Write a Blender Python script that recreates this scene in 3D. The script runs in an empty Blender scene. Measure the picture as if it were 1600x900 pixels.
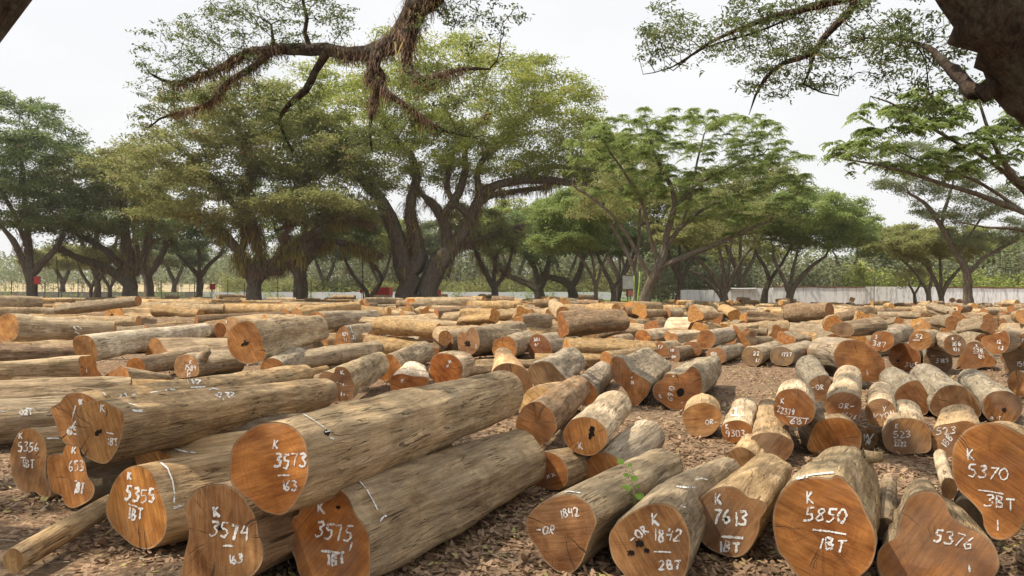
import bpy, math, random
import numpy as np
from mathutils import Vector, noise, Matrix
from mathutils.bvhtree import BVHTree

random.seed(7); rng = np.random.default_rng(11)
scene = bpy.context.scene
C = scene.collection
R = math.radians

# ------------------------------------------------------------------ camera, sky, sun, exposure
CH, F, HY = 1.7, 1250.0, 452.0            # eye height, focal length in photo pixels, horizon row
cam_d = bpy.data.cameras.new('camera'); cam = bpy.data.objects.new('camera', cam_d); C.objects.link(cam)
cam_d.sensor_width = 36; cam_d.lens = 36*F/1600; cam_d.shift_y = (HY-450)/1600
cam_d.clip_start = 0.05; cam_d.clip_end = 3000
cam.location = (0, 0, CH); cam.rotation_euler = (R(90), 0, 0)
scene.camera = cam

SUN_EL, SUN_AZ = R(56), R(-103)            # azimuth from +Y towards +X: the sun stands on the left
world = bpy.data.worlds.new("World"); scene.world = world; world.use_nodes = True
wn = world.node_tree; wn.nodes.clear()
wo = wn.nodes.new('ShaderNodeOutputWorld'); bg = wn.nodes.new('ShaderNodeBackground')
sky = wn.nodes.new('ShaderNodeTexSky'); sky.sky_type = 'NISHITA'; sky.sun_disc = False
sky.sun_elevation = SUN_EL; sky.sun_rotation = SUN_AZ
sky.air_density = 1.3; sky.dust_density = 6; sky.ozone_density = 1
mx = wn.nodes.new('ShaderNodeMix'); mx.data_type = 'RGBA'
tc = wn.nodes.new('ShaderNodeTexCoord'); nz = wn.nodes.new('ShaderNodeTexNoise')
nz.inputs['Scale'].default_value = 2.2; nz.inputs['Detail'].default_value = 5
mp = wn.nodes.new('ShaderNodeMapping'); mp.inputs['Scale'].default_value = (1, 1, 3)
mr = wn.nodes.new('ShaderNodeMapRange')
mr.inputs['From Min'].default_value = .3; mr.inputs['From Max'].default_value = .7
mr.inputs['To Min'].default_value = .78; mr.inputs['To Max'].default_value = .96
wn.links.new(tc.outputs['Generated'], mp.inputs['Vector']); wn.links.new(mp.outputs[0], nz.inputs['Vector'])
wn.links.new(nz.outputs['Fac'], mr.inputs['Value']); wn.links.new(mr.outputs[0], mx.inputs['Factor'])
wn.links.new(sky.outputs[0], mx.inputs['A']); mx.inputs['B'].default_value = (7.05, 7.1, 7.12, 1)
wn.links.new(mx.outputs['Result'], bg.inputs['Color']); bg.inputs['Strength'].default_value = 0.105
wn.links.new(bg.outputs[0], wo.inputs[0])
sd = bpy.data.lights.new('sun', 'SUN'); sun = bpy.data.objects.new('sun', sd); C.objects.link(sun)
sd.energy = 4.2; sd.angle = R(0.6); sd.color = (1, .90, .74)
to_sun = Vector((math.sin(SUN_AZ)*math.cos(SUN_EL), math.cos(SUN_AZ)*math.cos(SUN_EL), math.sin(SUN_EL)))
sun.rotation_euler = to_sun.to_track_quat('Z', 'Y').to_euler()
scene.view_settings.view_transform = 'Standard'; scene.view_settings.look = 'None'
scene.view_settings.exposure = 0.5; scene.view_settings.gamma = 1

# ------------------------------------------------------------------ helpers
def tag(o, label=None, cat=None, group=None, kind=None):
    if label: o['label'] = label
    if cat: o['category'] = cat
    if group: o['group'] = group
    if kind: o['kind'] = kind
    return o

def at(px, py, d):                       # a photo pixel at depth d as a point in the place
    return np.array([(px-800)/F*d, d, CH+(HY-py)/F*d])

def mesh_obj(name, verts, faces, mat=None, parent=None, smooth=False, matrix=None):
    me = bpy.data.meshes.new(name)
    verts = np.asarray(verts, dtype=np.float32)
    if isinstance(faces, np.ndarray):
        n, k = faces.shape
        me.vertices.add(len(verts)); me.vertices.foreach_set('co', verts.ravel())
        me.loops.add(n*k); me.loops.foreach_set('vertex_index', faces.astype(np.int32).ravel())
        me.polygons.add(n); me.polygons.foreach_set('loop_start', np.arange(0, n*k, k, dtype=np.int32))
        me.update(calc_edges=True)
    else:
        me.from_pydata([tuple(map(float, v)) for v in verts], [], [tuple(map(int, f)) for f in faces]); me.update()
    if smooth: me.polygons.foreach_set('use_smooth', np.ones(len(me.polygons), dtype=bool))
    for m in (mat if isinstance(mat, (list, tuple)) else [mat]):
        if m: me.materials.append(m)
    o = bpy.data.objects.new(name, me); C.objects.link(o)
    if matrix is not None: o.matrix_world = matrix
    if parent: o.parent = parent
    return o

def fattr(me, name, vals):
    a = me.attributes.new(name, 'FLOAT', 'POINT'); a.data.foreach_set('value', np.asarray(vals, dtype=np.float32))

def cattr(me, name, vals):
    a = me.attributes.new(name, 'FLOAT_COLOR', 'POINT'); a.data.foreach_set('color', np.asarray(vals, dtype=np.float32).ravel())

def box_vf(x0, x1, y0, y1, z0, z1, vs, fs):
    b = len(vs)
    vs += [(x0,y0,z0),(x1,y0,z0),(x1,y1,z0),(x0,y1,z0),(x0,y0,z1),(x1,y0,z1),(x1,y1,z1),(x0,y1,z1)]
    fs += [(b,b+3,b+2,b+1),(b+4,b+5,b+6,b+7),(b,b+1,b+5,b+4),(b+1,b+2,b+6,b+5),(b+2,b+3,b+7,b+6),(b+3,b,b+4,b+7)]

def empty(name, loc):
    o = bpy.data.objects.new(name, None); o.location = tuple(map(float, loc)); C.objects.link(o); o.empty_display_size = .3
    return o

def adopt(o, parent):                    # keep the world place of a part
    o.parent = parent
    o.matrix_parent_inverse = Matrix.Translation(-Vector(parent.location))

# ------------------------------------------------------------------ materials
class NT:
    def __init__(s, name):
        s.m = bpy.data.materials.new(name); s.m.use_nodes = True; s.t = s.m.node_tree; s.t.nodes.clear()
        s.out = s.n('ShaderNodeOutputMaterial')
    def n(s, typ, **kw):
        nd = s.t.nodes.new(typ)
        for k, v in kw.items():
            if k in nd.inputs: nd.inputs[k].default_value = v
            else: setattr(nd, k, v)
        return nd
    def l(s, a, b): s.t.links.new(a, b)
    def math(s, op, a, b=None, clamp=False):
        nd = s.t.nodes.new('ShaderNodeMath'); nd.operation = op; nd.use_clamp = clamp
        for i, v in enumerate((a, b)):
            if v is None: continue
            if isinstance(v, (int, float)): nd.inputs[i].default_value = v
            else: s.l(v, nd.inputs[i])
        return nd.outputs[0]
    def mix(s, f, a, b, blend='MIX'):
        nd = s.t.nodes.new('ShaderNodeMix'); nd.data_type = 'RGBA'; nd.blend_type = blend
        for k, v in (('Factor', f), ('A', a), ('B', b)):
            if isinstance(v, (int, float)): nd.inputs[k].default_value = v
            elif isinstance(v, tuple): nd.inputs[k].default_value = v if len(v) == 4 else v+(1,)
            else: s.l(v, nd.inputs[k])
        return nd.outputs['Result']
    def ramp(s, f, a, b, va=0., vb=1.):
        nd = s.t.nodes.new('ShaderNodeMapRange'); s.l(f, nd.inputs['Value'])
        nd.inputs['From Min'].default_value = a; nd.inputs['From Max'].default_value = b
        nd.inputs['To Min'].default_value = va; nd.inputs['To Max'].default_value = vb
        return nd.outputs[0]
    def noise(s, vec, scale, detail=4, rough=.55, dist=0., dim='3D'):
        nd = s.n('ShaderNodeTexNoise'); nd.noise_dimensions = dim
        nd.inputs['Scale'].default_value = scale; nd.inputs['Detail'].default_value = detail
        nd.inputs['Roughness'].default_value = rough; nd.inputs['Distortion'].default_value = dist
        if vec is not None: s.l(vec, nd.inputs['Vector'])
        return nd.outputs['Fac']
    def mapping(s, vec, scale, loc=None):
        nd = s.n('ShaderNodeMapping'); nd.inputs['Scale'].default_value = scale; s.l(vec, nd.inputs['Vector'])
        if loc is not None: s.l(loc, nd.inputs['Location'])
        return nd.outputs[0]
    def finish(s, col, rough=.8, bump=None, bstr=.5, bdist=.02, spec=.25, trans=None):
        b = s.n('ShaderNodeBsdfPrincipled')
        if isinstance(col, tuple): b.inputs['Base Color'].default_value = col if len(col) == 4 else col+(1,)
        else: s.l(col, b.inputs['Base Color'])
        if isinstance(rough, (int, float)): b.inputs['Roughness'].default_value = rough
        else: s.l(rough, b.inputs['Roughness'])
        b.inputs['Specular IOR Level'].default_value = spec
        if bump is not None:
            bn = s.n('ShaderNodeBump'); bn.inputs['Strength'].default_value = bstr; bn.inputs['Distance'].default_value = bdist
            s.l(bump, bn.inputs['Height']); s.l(bn.outputs[0], b.inputs['Normal'])
        if trans:
            tl = s.n('ShaderNodeBsdfTranslucent')
            if isinstance(col, tuple): tl.inputs[0].default_value = col+(1,)
            else: s.l(col, tl.inputs[0])
            mxs = s.n('ShaderNodeMixShader'); mxs.inputs[0].default_value = trans
            s.l(b.outputs[0], mxs.inputs[1]); s.l(tl.outputs[0], mxs.inputs[2]); s.l(mxs.outputs[0], s.out.inputs[0])
        else: s.l(b.outputs[0], s.out.inputs[0])
        return s.m

def log_body_mat(name, attr=False):
    t = NT(name)
    tcn = t.n('ShaderNodeTexCoord'); oi = t.n('ShaderNodeObjectInfo')
    if attr:
        a = t.n('ShaderNodeAttribute', attribute_name='col'); base = a.outputs['Color']; loc = None
    else:
        base = oi.outputs['Color']
        cx = t.n('ShaderNodeCombineXYZ'); r_ = t.math('MULTIPLY', oi.outputs['Random'], 37.)
        for i in range(3): t.l(r_, cx.inputs[i])
        loc = cx.outputs[0]
    v = t.mapping(tcn.outputs['Object'], (1, 1, 1), loc)
    vg = t.mapping(tcn.outputs['Object'], (1, .09, 1), loc)          # stretched along the log
    vl = t.mapping(tcn.outputs['Object'], (1, .22, 1), loc)
    grain = t.noise(vg, 34, 5, .65, .3)
    streak = t.noise(vl, 7, 4, .6, .6)
    blot = t.noise(v, 1.7, 4, .6, .4)
    blot2 = t.noise(v, 5.5, 5, .65)
    fine = t.noise(v, 60, 3, .6)
    grey = t.mix(.5, base, (.33, .275, .20), 'MIX')
    col = t.mix(t.ramp(blot, .42, .62), base, grey)
    col = t.mix(t.ramp(streak, .35, .7, 0, .55), col, t.mix(1., col, (.50, .44, .38), 'MULTIPLY'))
    col = t.mix(t.ramp(blot2, .52, .70, 0, .8), col, t.mix(.5, col, (.68, .52, .33)))
    sh = t.noise(v, 2.6, 6, .7, .8)
    col = t.mix(t.ramp(sh, .54, .66, 0, .55), col, t.mix(1., col, (.62, .52, .43), 'MULTIPLY'))
    col = t.mix(1., col, t.mix(t.ramp(grain, .3, .7), (.66, .64, .62), (1.22, 1.2, 1.18)), 'MULTIPLY')
    # open drying cracks and dark bark remnants
    ck = t.mapping(tcn.outputs['Object'], (1, .05, 1), loc)
    crack = t.noise(ck, 17, 2, .5, 1.1)
    cr = t.ramp(t.math('ABSOLUTE', t.math('SUBTRACT', crack, .5)), 0, .013, 1, 0)
    cr = t.math('MULTIPLY', cr, t.ramp(t.noise(v, 2.3, 2), .47, .56), clamp=True)
    col = t.mix(t.math('MULTIPLY', cr, .7), col, (.07, .05, .035))
    rem = t.ramp(t.noise(vl, 11, 5, .7, .5), .66, .70)
    rem = t.math('MULTIPLY', rem, t.ramp(t.noise(v, 1.3, 2), .46, .6), clamp=True)
    col = t.mix(t.math('MULTIPLY', rem, .42), col, (.14, .105, .075))
    h = t.math('ADD', t.math('MULTIPLY', grain, .5), t.math('MULTIPLY', blot2, .8))
    h = t.math('ADD', h, t.math('MULTIPLY', fine, .12))
    h = t.math('SUBTRACT', h, t.math('MULTIPLY', cr, 1.2))
    h = t.math('SUBTRACT', h, t.math('MULTIPLY', rem, -.25))
    plate = t.noise(vl, 3.2, 6, .72, 1.2)
    col = t.mix(1., col, t.mix(t.ramp(plate, .36, .64), (.70, .66, .60), (1.22, 1.20, 1.14)), 'MULTIPLY')
    ridge = t.noise(vg, 13, 3, .6, .8)
    col = t.mix(t.ramp(ridge, .40, .30, 0, .5), col, t.mix(1., col, (.55, .47, .40), 'MULTIPLY'))
    h = t.math('ADD', h, t.math('ADD', t.math('MULTIPLY', plate, 1.1), t.math('MULTIPLY', ridge, .8)))
    return t.finish(col, .85, h, .9, .03, .15)

def log_end_mat(name, attr=False):
    t = NT(name)
    tcn = t.n('ShaderNodeTexCoord'); oi = t.n('ShaderNodeObjectInfo')
    rim = t.n('ShaderNodeAttribute', attribute_name='rim').outputs['Fac']
    if attr:
        a = t.n('ShaderNodeAttribute', attribute_name='col'); base = a.outputs['Color']; vv = tcn.outputs['Object']
        n = t.noise(vv, 9, 4, .6)
        col = t.mix(t.ramp(n, .3, .7, 0, .6), base, t.mix(1., base, (.45, .38, .3), 'MULTIPLY'))
        return t.finish(col, .7, n, .3, .01, .2)
    base = oi.outputs['Color']
    cx = t.n('ShaderNodeCombineXYZ'); r_ = t.math('MULTIPLY', oi.outputs['Random'], 53.)
    for i in range(3): t.l(r_, cx.inputs[i])
    flat = t.mapping(tcn.outputs['Object'], (1, 0, 1))
    v = t.mapping(flat, (1, 1, 1), cx.outputs[0])
    # growth rings
    dn = t.n('ShaderNodeTexNoise'); dn.inputs['Scale'].default_value = 5.; dn.inputs['Detail'].default_value = 3
    t.l(v, dn.inputs['Vector'])
    vm = t.n('ShaderNodeVectorMath', operation='SCALE'); vm.inputs['Scale'].default_value = .11; t.l(dn.outputs['Color'], vm.inputs[0])
    va = t.n('ShaderNodeVectorMath', operation='ADD'); t.l(flat, va.inputs[0]); t.l(vm.outputs[0], va.inputs[1])
    vs = t.n('ShaderNodeVectorMath', operation='SUBTRACT'); t.l(va.outputs[0], vs.inputs[0]); vs.inputs[1].default_value = (.055, .055, .055)
    ln = t.n('ShaderNodeVectorMath', operation='LENGTH'); t.l(vs.outputs[0], ln.inputs[0])
    rad = ln.outputs['Value']
    ring1 = t.noise(None, 1, 2, .6, dim='1D')
    rn = t.t.nodes[-1]
    t.l(t.math('MULTIPLY', rad, 1.0), rn.inputs['W']); rn.inputs['Scale'].default_value = 85
    # saw marks: parallel, cross the face in one direction
    vr = t.n('ShaderNodeVectorRotate', rotation_type='Y_AXIS'); t.l(v, vr.inputs['Vector'])
    t.l(t.math('MULTIPLY', oi.outputs['Random'], 3.1), vr.inputs['Angle'])
    saw = t.noise(t.mapping(vr.outputs[0], (14, 1, 1.2)), 3.2, 4, .7, .15)
    saw2 = t.noise(t.mapping(vr.outputs[0], (60, 1, 2.0)), 3., 3, .7, .1)
    # radial splits
    sx = t.n('ShaderNodeSeparateXYZ'); t.l(vs.outputs[0], sx.inputs[0])
    ang = t.math('ARCTAN2', sx.outputs[2], sx.outputs[0])
    rc = t.noise(None, 1, 1, .5, dim='1D'); rn2 = t.t.nodes[-1]
    t.l(t.math('ADD', ang, r_), rn2.inputs['W']); rn2.inputs['Scale'].default_value = 3.2
    split = t.ramp(t.math('ABSOLUTE', t.math('SUBTRACT', rc, .5)), 0, .009, 1, 0)
    split = t.math('MULTIPLY', split, t.ramp(t.noise(v, 3, 2), .53, .60), clamp=True)
    blot = t.noise(v, 3.6, 5, .62, .4)
    dirt = t.noise(v, 2.3, 5, .65)
    col = t.mix(t.ramp(blot, .33, .68), t.mix(1., base, (.55, .43, .33), 'MULTIPLY'), t.mix(1., base, (1.22, 1.22, 1.18), 'MULTIPLY'))
    col = t.mix(1., col, t.mix(t.ramp(ring1, .3, .7), (.93, .90, .86), (1.05, 1.05, 1.05)), 'MULTIPLY')
    col = t.mix(1., col, t.mix(t.ramp(saw, .32, .68), (.62, .56, .50), (1.16, 1.16, 1.14)), 'MULTIPLY')
    col = t.mix(1., col, t.mix(t.ramp(saw2, .35, .65), (.88, .86, .83), (1.08, 1.08, 1.07)), 'MULTIPLY')
    hw = t.ramp(rad, .015, .12, 1, 0)
    col = t.mix(t.math('MULTIPLY', hw, .35), col, t.mix(1., col, (.6, .5, .42), 'MULTIPLY'))
    col = t.mix(t.ramp(dirt, .52, .8, 0, .35), col, (.29, .22, .155))
    sap = t.ramp(t.math('ADD', rim, t.math('MULTIPLY', t.math('SUBTRACT', blot, .5), .06)), .945, .975)
    col = t.mix(t.math('MULTIPLY', sap, t.ramp(dirt, .35, .65, .15, .7)), col, (.42, .31, .19))
    weather = t.ramp(t.noise(v, 1.6, 4, .6), .45, .62, 0, 1)
    wamt = t.math('MULTIPLY', weather, t.ramp(oi.outputs['Random'], .15, 1., 0, .8))
    col = t.mix(wamt, col, t.mix(.6, col, (.24, .19, .145)))
    edge = t.ramp(rim, .985, 1.0)
    col = t.mix(edge, col, (.16, .115, .08))
    col = t.mix(split, col, (.06, .035, .02))
    h = t.math('ADD', t.math('MULTIPLY', saw, .5), t.math('MULTIPLY', saw2, .35))
    h = t.math('ADD', h, t.math('MULTIPLY', ring1, .15))
    h = t.math('SUBTRACT', h, t.math('MULTIPLY', split, 1.))
    return t.finish(col, .72, h, .4, .01, .22)

def paint_mat():
    t = NT('white_paint'); tcn = t.n('ShaderNodeTexCoord')
    n = t.noise(t.mapping(tcn.outputs['Object'], (1, .3, 1)), 130, 3, .7)
    n2 = t.noise(tcn.outputs['Object'], 17, 3, .6)
    a = t.ramp(t.math('ADD', t.math('MULTIPLY', n, .6), t.math('MULTIPLY', n2, .55)), .47, .56)
    b = t.n('ShaderNodeBsdfPrincipled'); b.inputs['Base Color'].default_value = (.80, .81, .80, 1)
    b.inputs['Roughness'].default_value = .6
    tr = t.n('ShaderNodeBsdfTransparent'); m = t.n('ShaderNodeMixShader')
    t.l(a, m.inputs[0]); t.l(tr.outputs[0], m.inputs[1]); t.l(b.outputs[0], m.inputs[2]); t.l(m.outputs[0], t.out.inputs[0])
    return t.m

def leaf_mat(name, dark, light, odd=None, trans=.35):
    t = NT(name)
    a = t.n('ShaderNodeAttribute', attribute_name='tint').outputs['Fac']
    g = t.n('ShaderNodeNewGeometry'); n = t.noise(g.outputs['Position'], .55, 3, .6)
    f = t.math('ADD', t.math('MULTIPLY', a, .6), t.math('MULTIPLY', t.ramp(n, .35, .65), .4), clamp=True)
    col = t.mix(f, dark, light)
    if odd is not None: col = t.mix(t.ramp(a, .86, .92), col, odd)
    return t.finish(col, .6, trans=trans, spec=.3)

def bark_mat(name, dark, light, scale=1.):
    t = NT(name); tcn = t.n('ShaderNodeTexCoord')
    g = t.n('ShaderNodeNewGeometry')
    v = t.mapping(g.outputs['Position'], (1, 1, .35))
    n1 = t.noise(v, 9*scale, 6, .68, .5); n2 = t.noise(g.outputs['Position'], 1.4*scale, 4, .6)
    vo = t.n('ShaderNodeTexVoronoi', feature='DISTANCE_TO_EDGE'); vo.inputs['Scale'].default_value = 14*scale; t.l(v, vo.inputs['Vector'])
    e = t.ramp(vo.outputs['Distance'], 0, .12)
    col = t.mix(t.ramp(n1, .35, .65), dark, light)
    col = t.mix(t.ramp(n2, .5, .7, 0, .55), col, tuple(c*.9 for c in (.20, .20, .15)))
    col = t.mix(t.ramp(e, 0, 1, .30, 0), col, tuple(c*.45 for c in dark))
    h = t.math('ADD', t.math('MULTIPLY', n1, .8), t.math('MULTIPLY', e, .16))
    return t.finish(col, .9, h, .9, .05/scale, .15)

def plain_mat(name, col, var=.25, scale=3., rough=.75, bstr=.3):
    t = NT(name); g = t.n('ShaderNodeNewGeometry')
    n = t.noise(g.outputs['Position'], scale, 5, .65)
    c = t.mix(t.ramp(n, .3, .7), tuple(x*(1-var) for x in col), tuple(min(1, x*(1+var)) for x in col))
    return t.finish(c, rough, n, bstr, .02, .25)

M_BODY = log_body_mat('debarked_log'); M_END = log_end_mat('sawn_end')
M_BODY_F = log_body_mat('far_debarked_log', True); M_END_F = log_end_mat('far_sawn_end', True)
M_PAINT = paint_mat()
M_HOLE_DARK = plain_mat('rotten_hole_painted_dark', (.012, .008, .006), .4, 40)  # rotted wood near black, with the darkness inside a hole put into the colour
M_BARK = bark_mat('rain_tree_bark', (.075, .060, .046), (.21, .17, .13))
M_BARK2 = bark_mat('young_tree_bark', (.075, .058, .042), (.21, .165, .12))
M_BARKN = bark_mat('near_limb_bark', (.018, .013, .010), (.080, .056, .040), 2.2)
M_L_LIME = leaf_mat('lime_foliage', (.15, .185, .032), (.47, .51, .12), (.40, .28, .12), .55)
M_L_OLIVE = leaf_mat('olive_foliage', (.14, .15, .05), (.38, .40, .145), (.38, .25, .15), .55)
M_L_DARK = leaf_mat('dark_foliage', (.09, .13, .045), (.27, .35, .13), (.24, .16, .10), .5)
M_L_FRESH = leaf_mat('fresh_foliage', (.12, .17, .045), (.37, .46, .155), (.42, .40, .17), .6)
M_L_GREY = leaf_mat('grey_green_foliage', (.10, .13, .06), (.30, .34, .17), (.30, .26, .15), .5)
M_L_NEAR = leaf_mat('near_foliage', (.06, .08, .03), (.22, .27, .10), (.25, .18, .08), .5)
M_FERN = leaf_mat('dry_fern', (.080, .045, .028), (.29, .17, .10), (.27, .22, .07), .2)
M_FERNG = leaf_mat('hanging_fern', (.13, .11, .03), (.42, .33, .08), (.20, .10, .05), .25)
M_LITTER = leaf_mat('fallen_leaves', (.15, .088, .052), (.52, .355, .225), (.36, .33, .12), .1)

# ------------------------------------------------------------------ ground
def ground_mat():
    t = NT('leaf_strewn_earth'); g = t.n('ShaderNodeNewGeometry'); P = g.outputs['Position']
    big = t.noise(P, .35, 4, .6); mid = t.noise(P, 3.2, 5, .65); fin = t.noise(P, 26, 4, .7)
    vo = t.n('ShaderNodeTexVoronoi'); vo.inputs['Scale'].default_value = 26; t.l(P, vo.inputs['Vector'])
    vr = t.n('ShaderNodeSeparateColor'); t.l(vo.outputs['Color'], vr.inputs[0])
    soil = t.mix(t.ramp(mid, .3, .7), (.13, .092, .060), (.30, .22, .145))
    lv = t.mix(vr.outputs[0], (.17, .10, .062), (.46, .315, .20))
    lv = t.mix(t.ramp(vo.outputs['Distance'], .3, .8, 0, .7), lv, (.07, .045, .03))
    col = t.mix(t.ramp(t.math('ADD', t.math('MULTIPLY', big, .4), t.math('MULTIPLY', mid, .6)), .42, .56), soil, lv)
    col = t.mix(1., col, t.mix(t.ramp(fin, .3, .7), (.75, .73, .7), (1.15, 1.15, 1.15)), 'MULTIPLY')
    return t.finish(col, .95, t.math('ADD', fin, t.math('MULTIPLY', vo.outputs['Distance'], .7)), .9, .02, .1)
M_GROUND = ground_mat()
def zg(x, y): return .018*math.sin(x*1.3+.5*y)+.015*math.sin(y*1.9-.4*x)
def sheet(name, xs, ys, zf_, mat, kind='structure'):
    V = [(x, y, zf_(x, y)) for y in ys for x in xs]; n = len(xs)
    Fc = [(j*n+i, j*n+i+1, (j+1)*n+i+1, (j+1)*n+i) for j in range(len(ys)-1) for i in range(n-1)]
    o = mesh_obj(name, V, np.array(Fc), mat, smooth=True); tag(o, kind=kind); return o
gx = np.concatenate([[-900, -300, -120, -60, -30], np.arange(-16, 16.1, .5), [30, 60, 120, 300, 900]])
gy = np.concatenate([[-60, -20, -6], np.arange(-2, 24.1, .5), [34, 50, 80, 130, 300, 900, 1500]])
def gz(x, y):
    k = max(0, min(1, (24-y)/6))*max(0, min(1, (16-abs(x))/5))*max(0, min(1, (y+3)/2))
    return zg(x, y)*k - .02
gr = sheet('ground', gx, gy, gz, M_GROUND)
tag(gr, 'brown earth of the log yard strewn with dry leaves')

# dry grass field rising beyond the yard, and the green strip before the low wall
M_FIELD = plain_mat('dry_grass_field', (.36, .29, .17), .3, .12, .95)
fld = sheet('dry_field', np.linspace(-330, 330, 45), np.linspace(152, 420, 22),
            lambda x, y: -.015+max(0, y-158)*.024+.5*math.sin(x*.03)*min(1, max(0, (y-155)/60)), M_FIELD)
M_GRASS = plain_mat('green_grass', (.15, .21, .06), .4, .6, .95)
gs = sheet('grass_strip', np.linspace(-2, 26, 12), np.linspace(104, 138, 6), lambda x, y: .012, M_GRASS)

# ------------------------------------------------------------------ logs
Z1 = (0, 580, 2.8125); Z2 = (400, 540, 2.5); Z3 = (800, 580, 2.812); Z4 = (1180, 560, 2.648)
Z5 = (0, 440, 4.); Z6 = (380, 440, 4.); Z7 = (760, 440, 4.); Z8 = (1120, 440, 3.333); ZP = (0, 0, 1.)
FONT = {
 '0': [[(.3,0),(.08,.2),(0,.55),(.1,.9),(.3,1),(.52,.8),(.58,.45),(.48,.12),(.3,0)]],
 '1': [[(.25,0),(.3,.5),(.32,1)]],
 '2': [[(.02,.2),(.2,0),(.48,.08),(.5,.35),(.25,.7),(.02,1)],[(.02,1),(.6,.95)]],
 '3': [[(.05,.08),(.4,0),(.52,.2),(.25,.45)],[(.25,.45),(.55,.62),(.5,.9),(.2,1),(0,.9)]],
 '4': [[(.2,0),(.05,.55),(.55,.5)],[(.48,.15),(.42,1)]],
 '5': [[(.55,0),(.12,.05),(.08,.42)],[(.08,.42),(.45,.45),(.52,.75),(.3,1),(0,.95)]],
 '6': [[(.42,0),(.12,.35),(.02,.75),(.25,1),(.5,.85),(.45,.58),(.1,.62)]],
 '7': [[(0,.05),(.55,.02),(.35,.5),(.25,1)]],
 '8': [[(.45,.08),(.15,.12),(.12,.35),(.45,.6),(.5,.88),(.22,1),(.05,.82),(.2,.5),(.5,.3),(.45,.08)]],
 '9': [[(.5,.3),(.25,.5),(.05,.3),(.2,.03),(.5,.1),(.48,.5),(.35,1)]],
 'K': [[(.08,0),(.1,1)],[(.5,.05),(.14,.5)],[(.14,.5),(.6,1)]],
 'B': [[(.08,0),(.1,1)],[(.08,0),(.45,.12),(.4,.4),(.1,.48)],[(.1,.48),(.52,.6),(.48,.92),(.1,1)]],
 'T': [[(0,.06),(.62,0)],[(.32,.05),(.34,1)]],
 'O': [[(.3,0),(.05,.3),(.05,.75),(.3,1),(.55,.75),(.55,.25),(.3,0)]],
 'R': [[(.08,0),(.1,1)],[(.08,.02),(.5,.15),(.42,.45),(.12,.5)],[(.12,.5),(.58,1)]],
 'N': [[(.05,1),(.08,0),(.5,1),(.55,0)]], 'M': [[(0,1),(.1,0),(.3,.6),(.5,0),(.6,1)]],
 'H': [[(.05,0),(.05,1)],[(.05,.5),(.5,.5)],[(.5,0),(.5,1)]],
 'Z': [[(0,0),(.5,0),(0,1),(.55,1)]], 'Y': [[(0,0),(.3,.45),(.3,1)],[(.6,0),(.3,.45)]],
 '+': [[(.3,.15),(.3,.85)],[(0,.5),(.6,.5)]], 'x': [[(.05,.2),(.55,.85)],[(.5,.15),(.05,.85)]],
 '-': [[(0,.55),(.5,.5)]], '_': [[(0,.5),(.9,.45),(1.9,.55)]], '/': [[(.5,0),(0,1)]],
 ',': [[(.2,.85),(.1,1.1)]], ' ': [], '.': [[(.2,.45),(.3,.6)]], '|': [[(.2,0),(.2,1.)]], 'o': [[(.1,.2),(.3,.45),(.42,.5)],[(.2,.45),(.38,.25)]],
}
def resample(pts, n):
    P = np.asarray(pts, float); k = len(P)
    out = []
    for i in range(k):
        p0, p1, p2, p3 = P[i-1], P[i], P[(i+1) % k], P[(i+2) % k]
        for t in np.linspace(0, 1, 9)[:-1]:
            out.append(.5*((2*p1)+(-p0+p2)*t+(2*p0-5*p1+4*p2-p3)*t*t+(-p0+3*p1-3*p2+p3)*t**3))
    out = np.array(out); seg = np.linalg.norm(np.diff(np.vstack([out, out[:1]]), axis=0), axis=1)
    s = np.concatenate([[0], np.cumsum(seg)]); tt = np.linspace(0, s[-1], n, endpoint=False)
    o2 = np.vstack([out, out[:1]])
    return np.stack([np.interp(tt, s, o2[:, j]) for j in range(P.shape[1])], axis=1)

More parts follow.
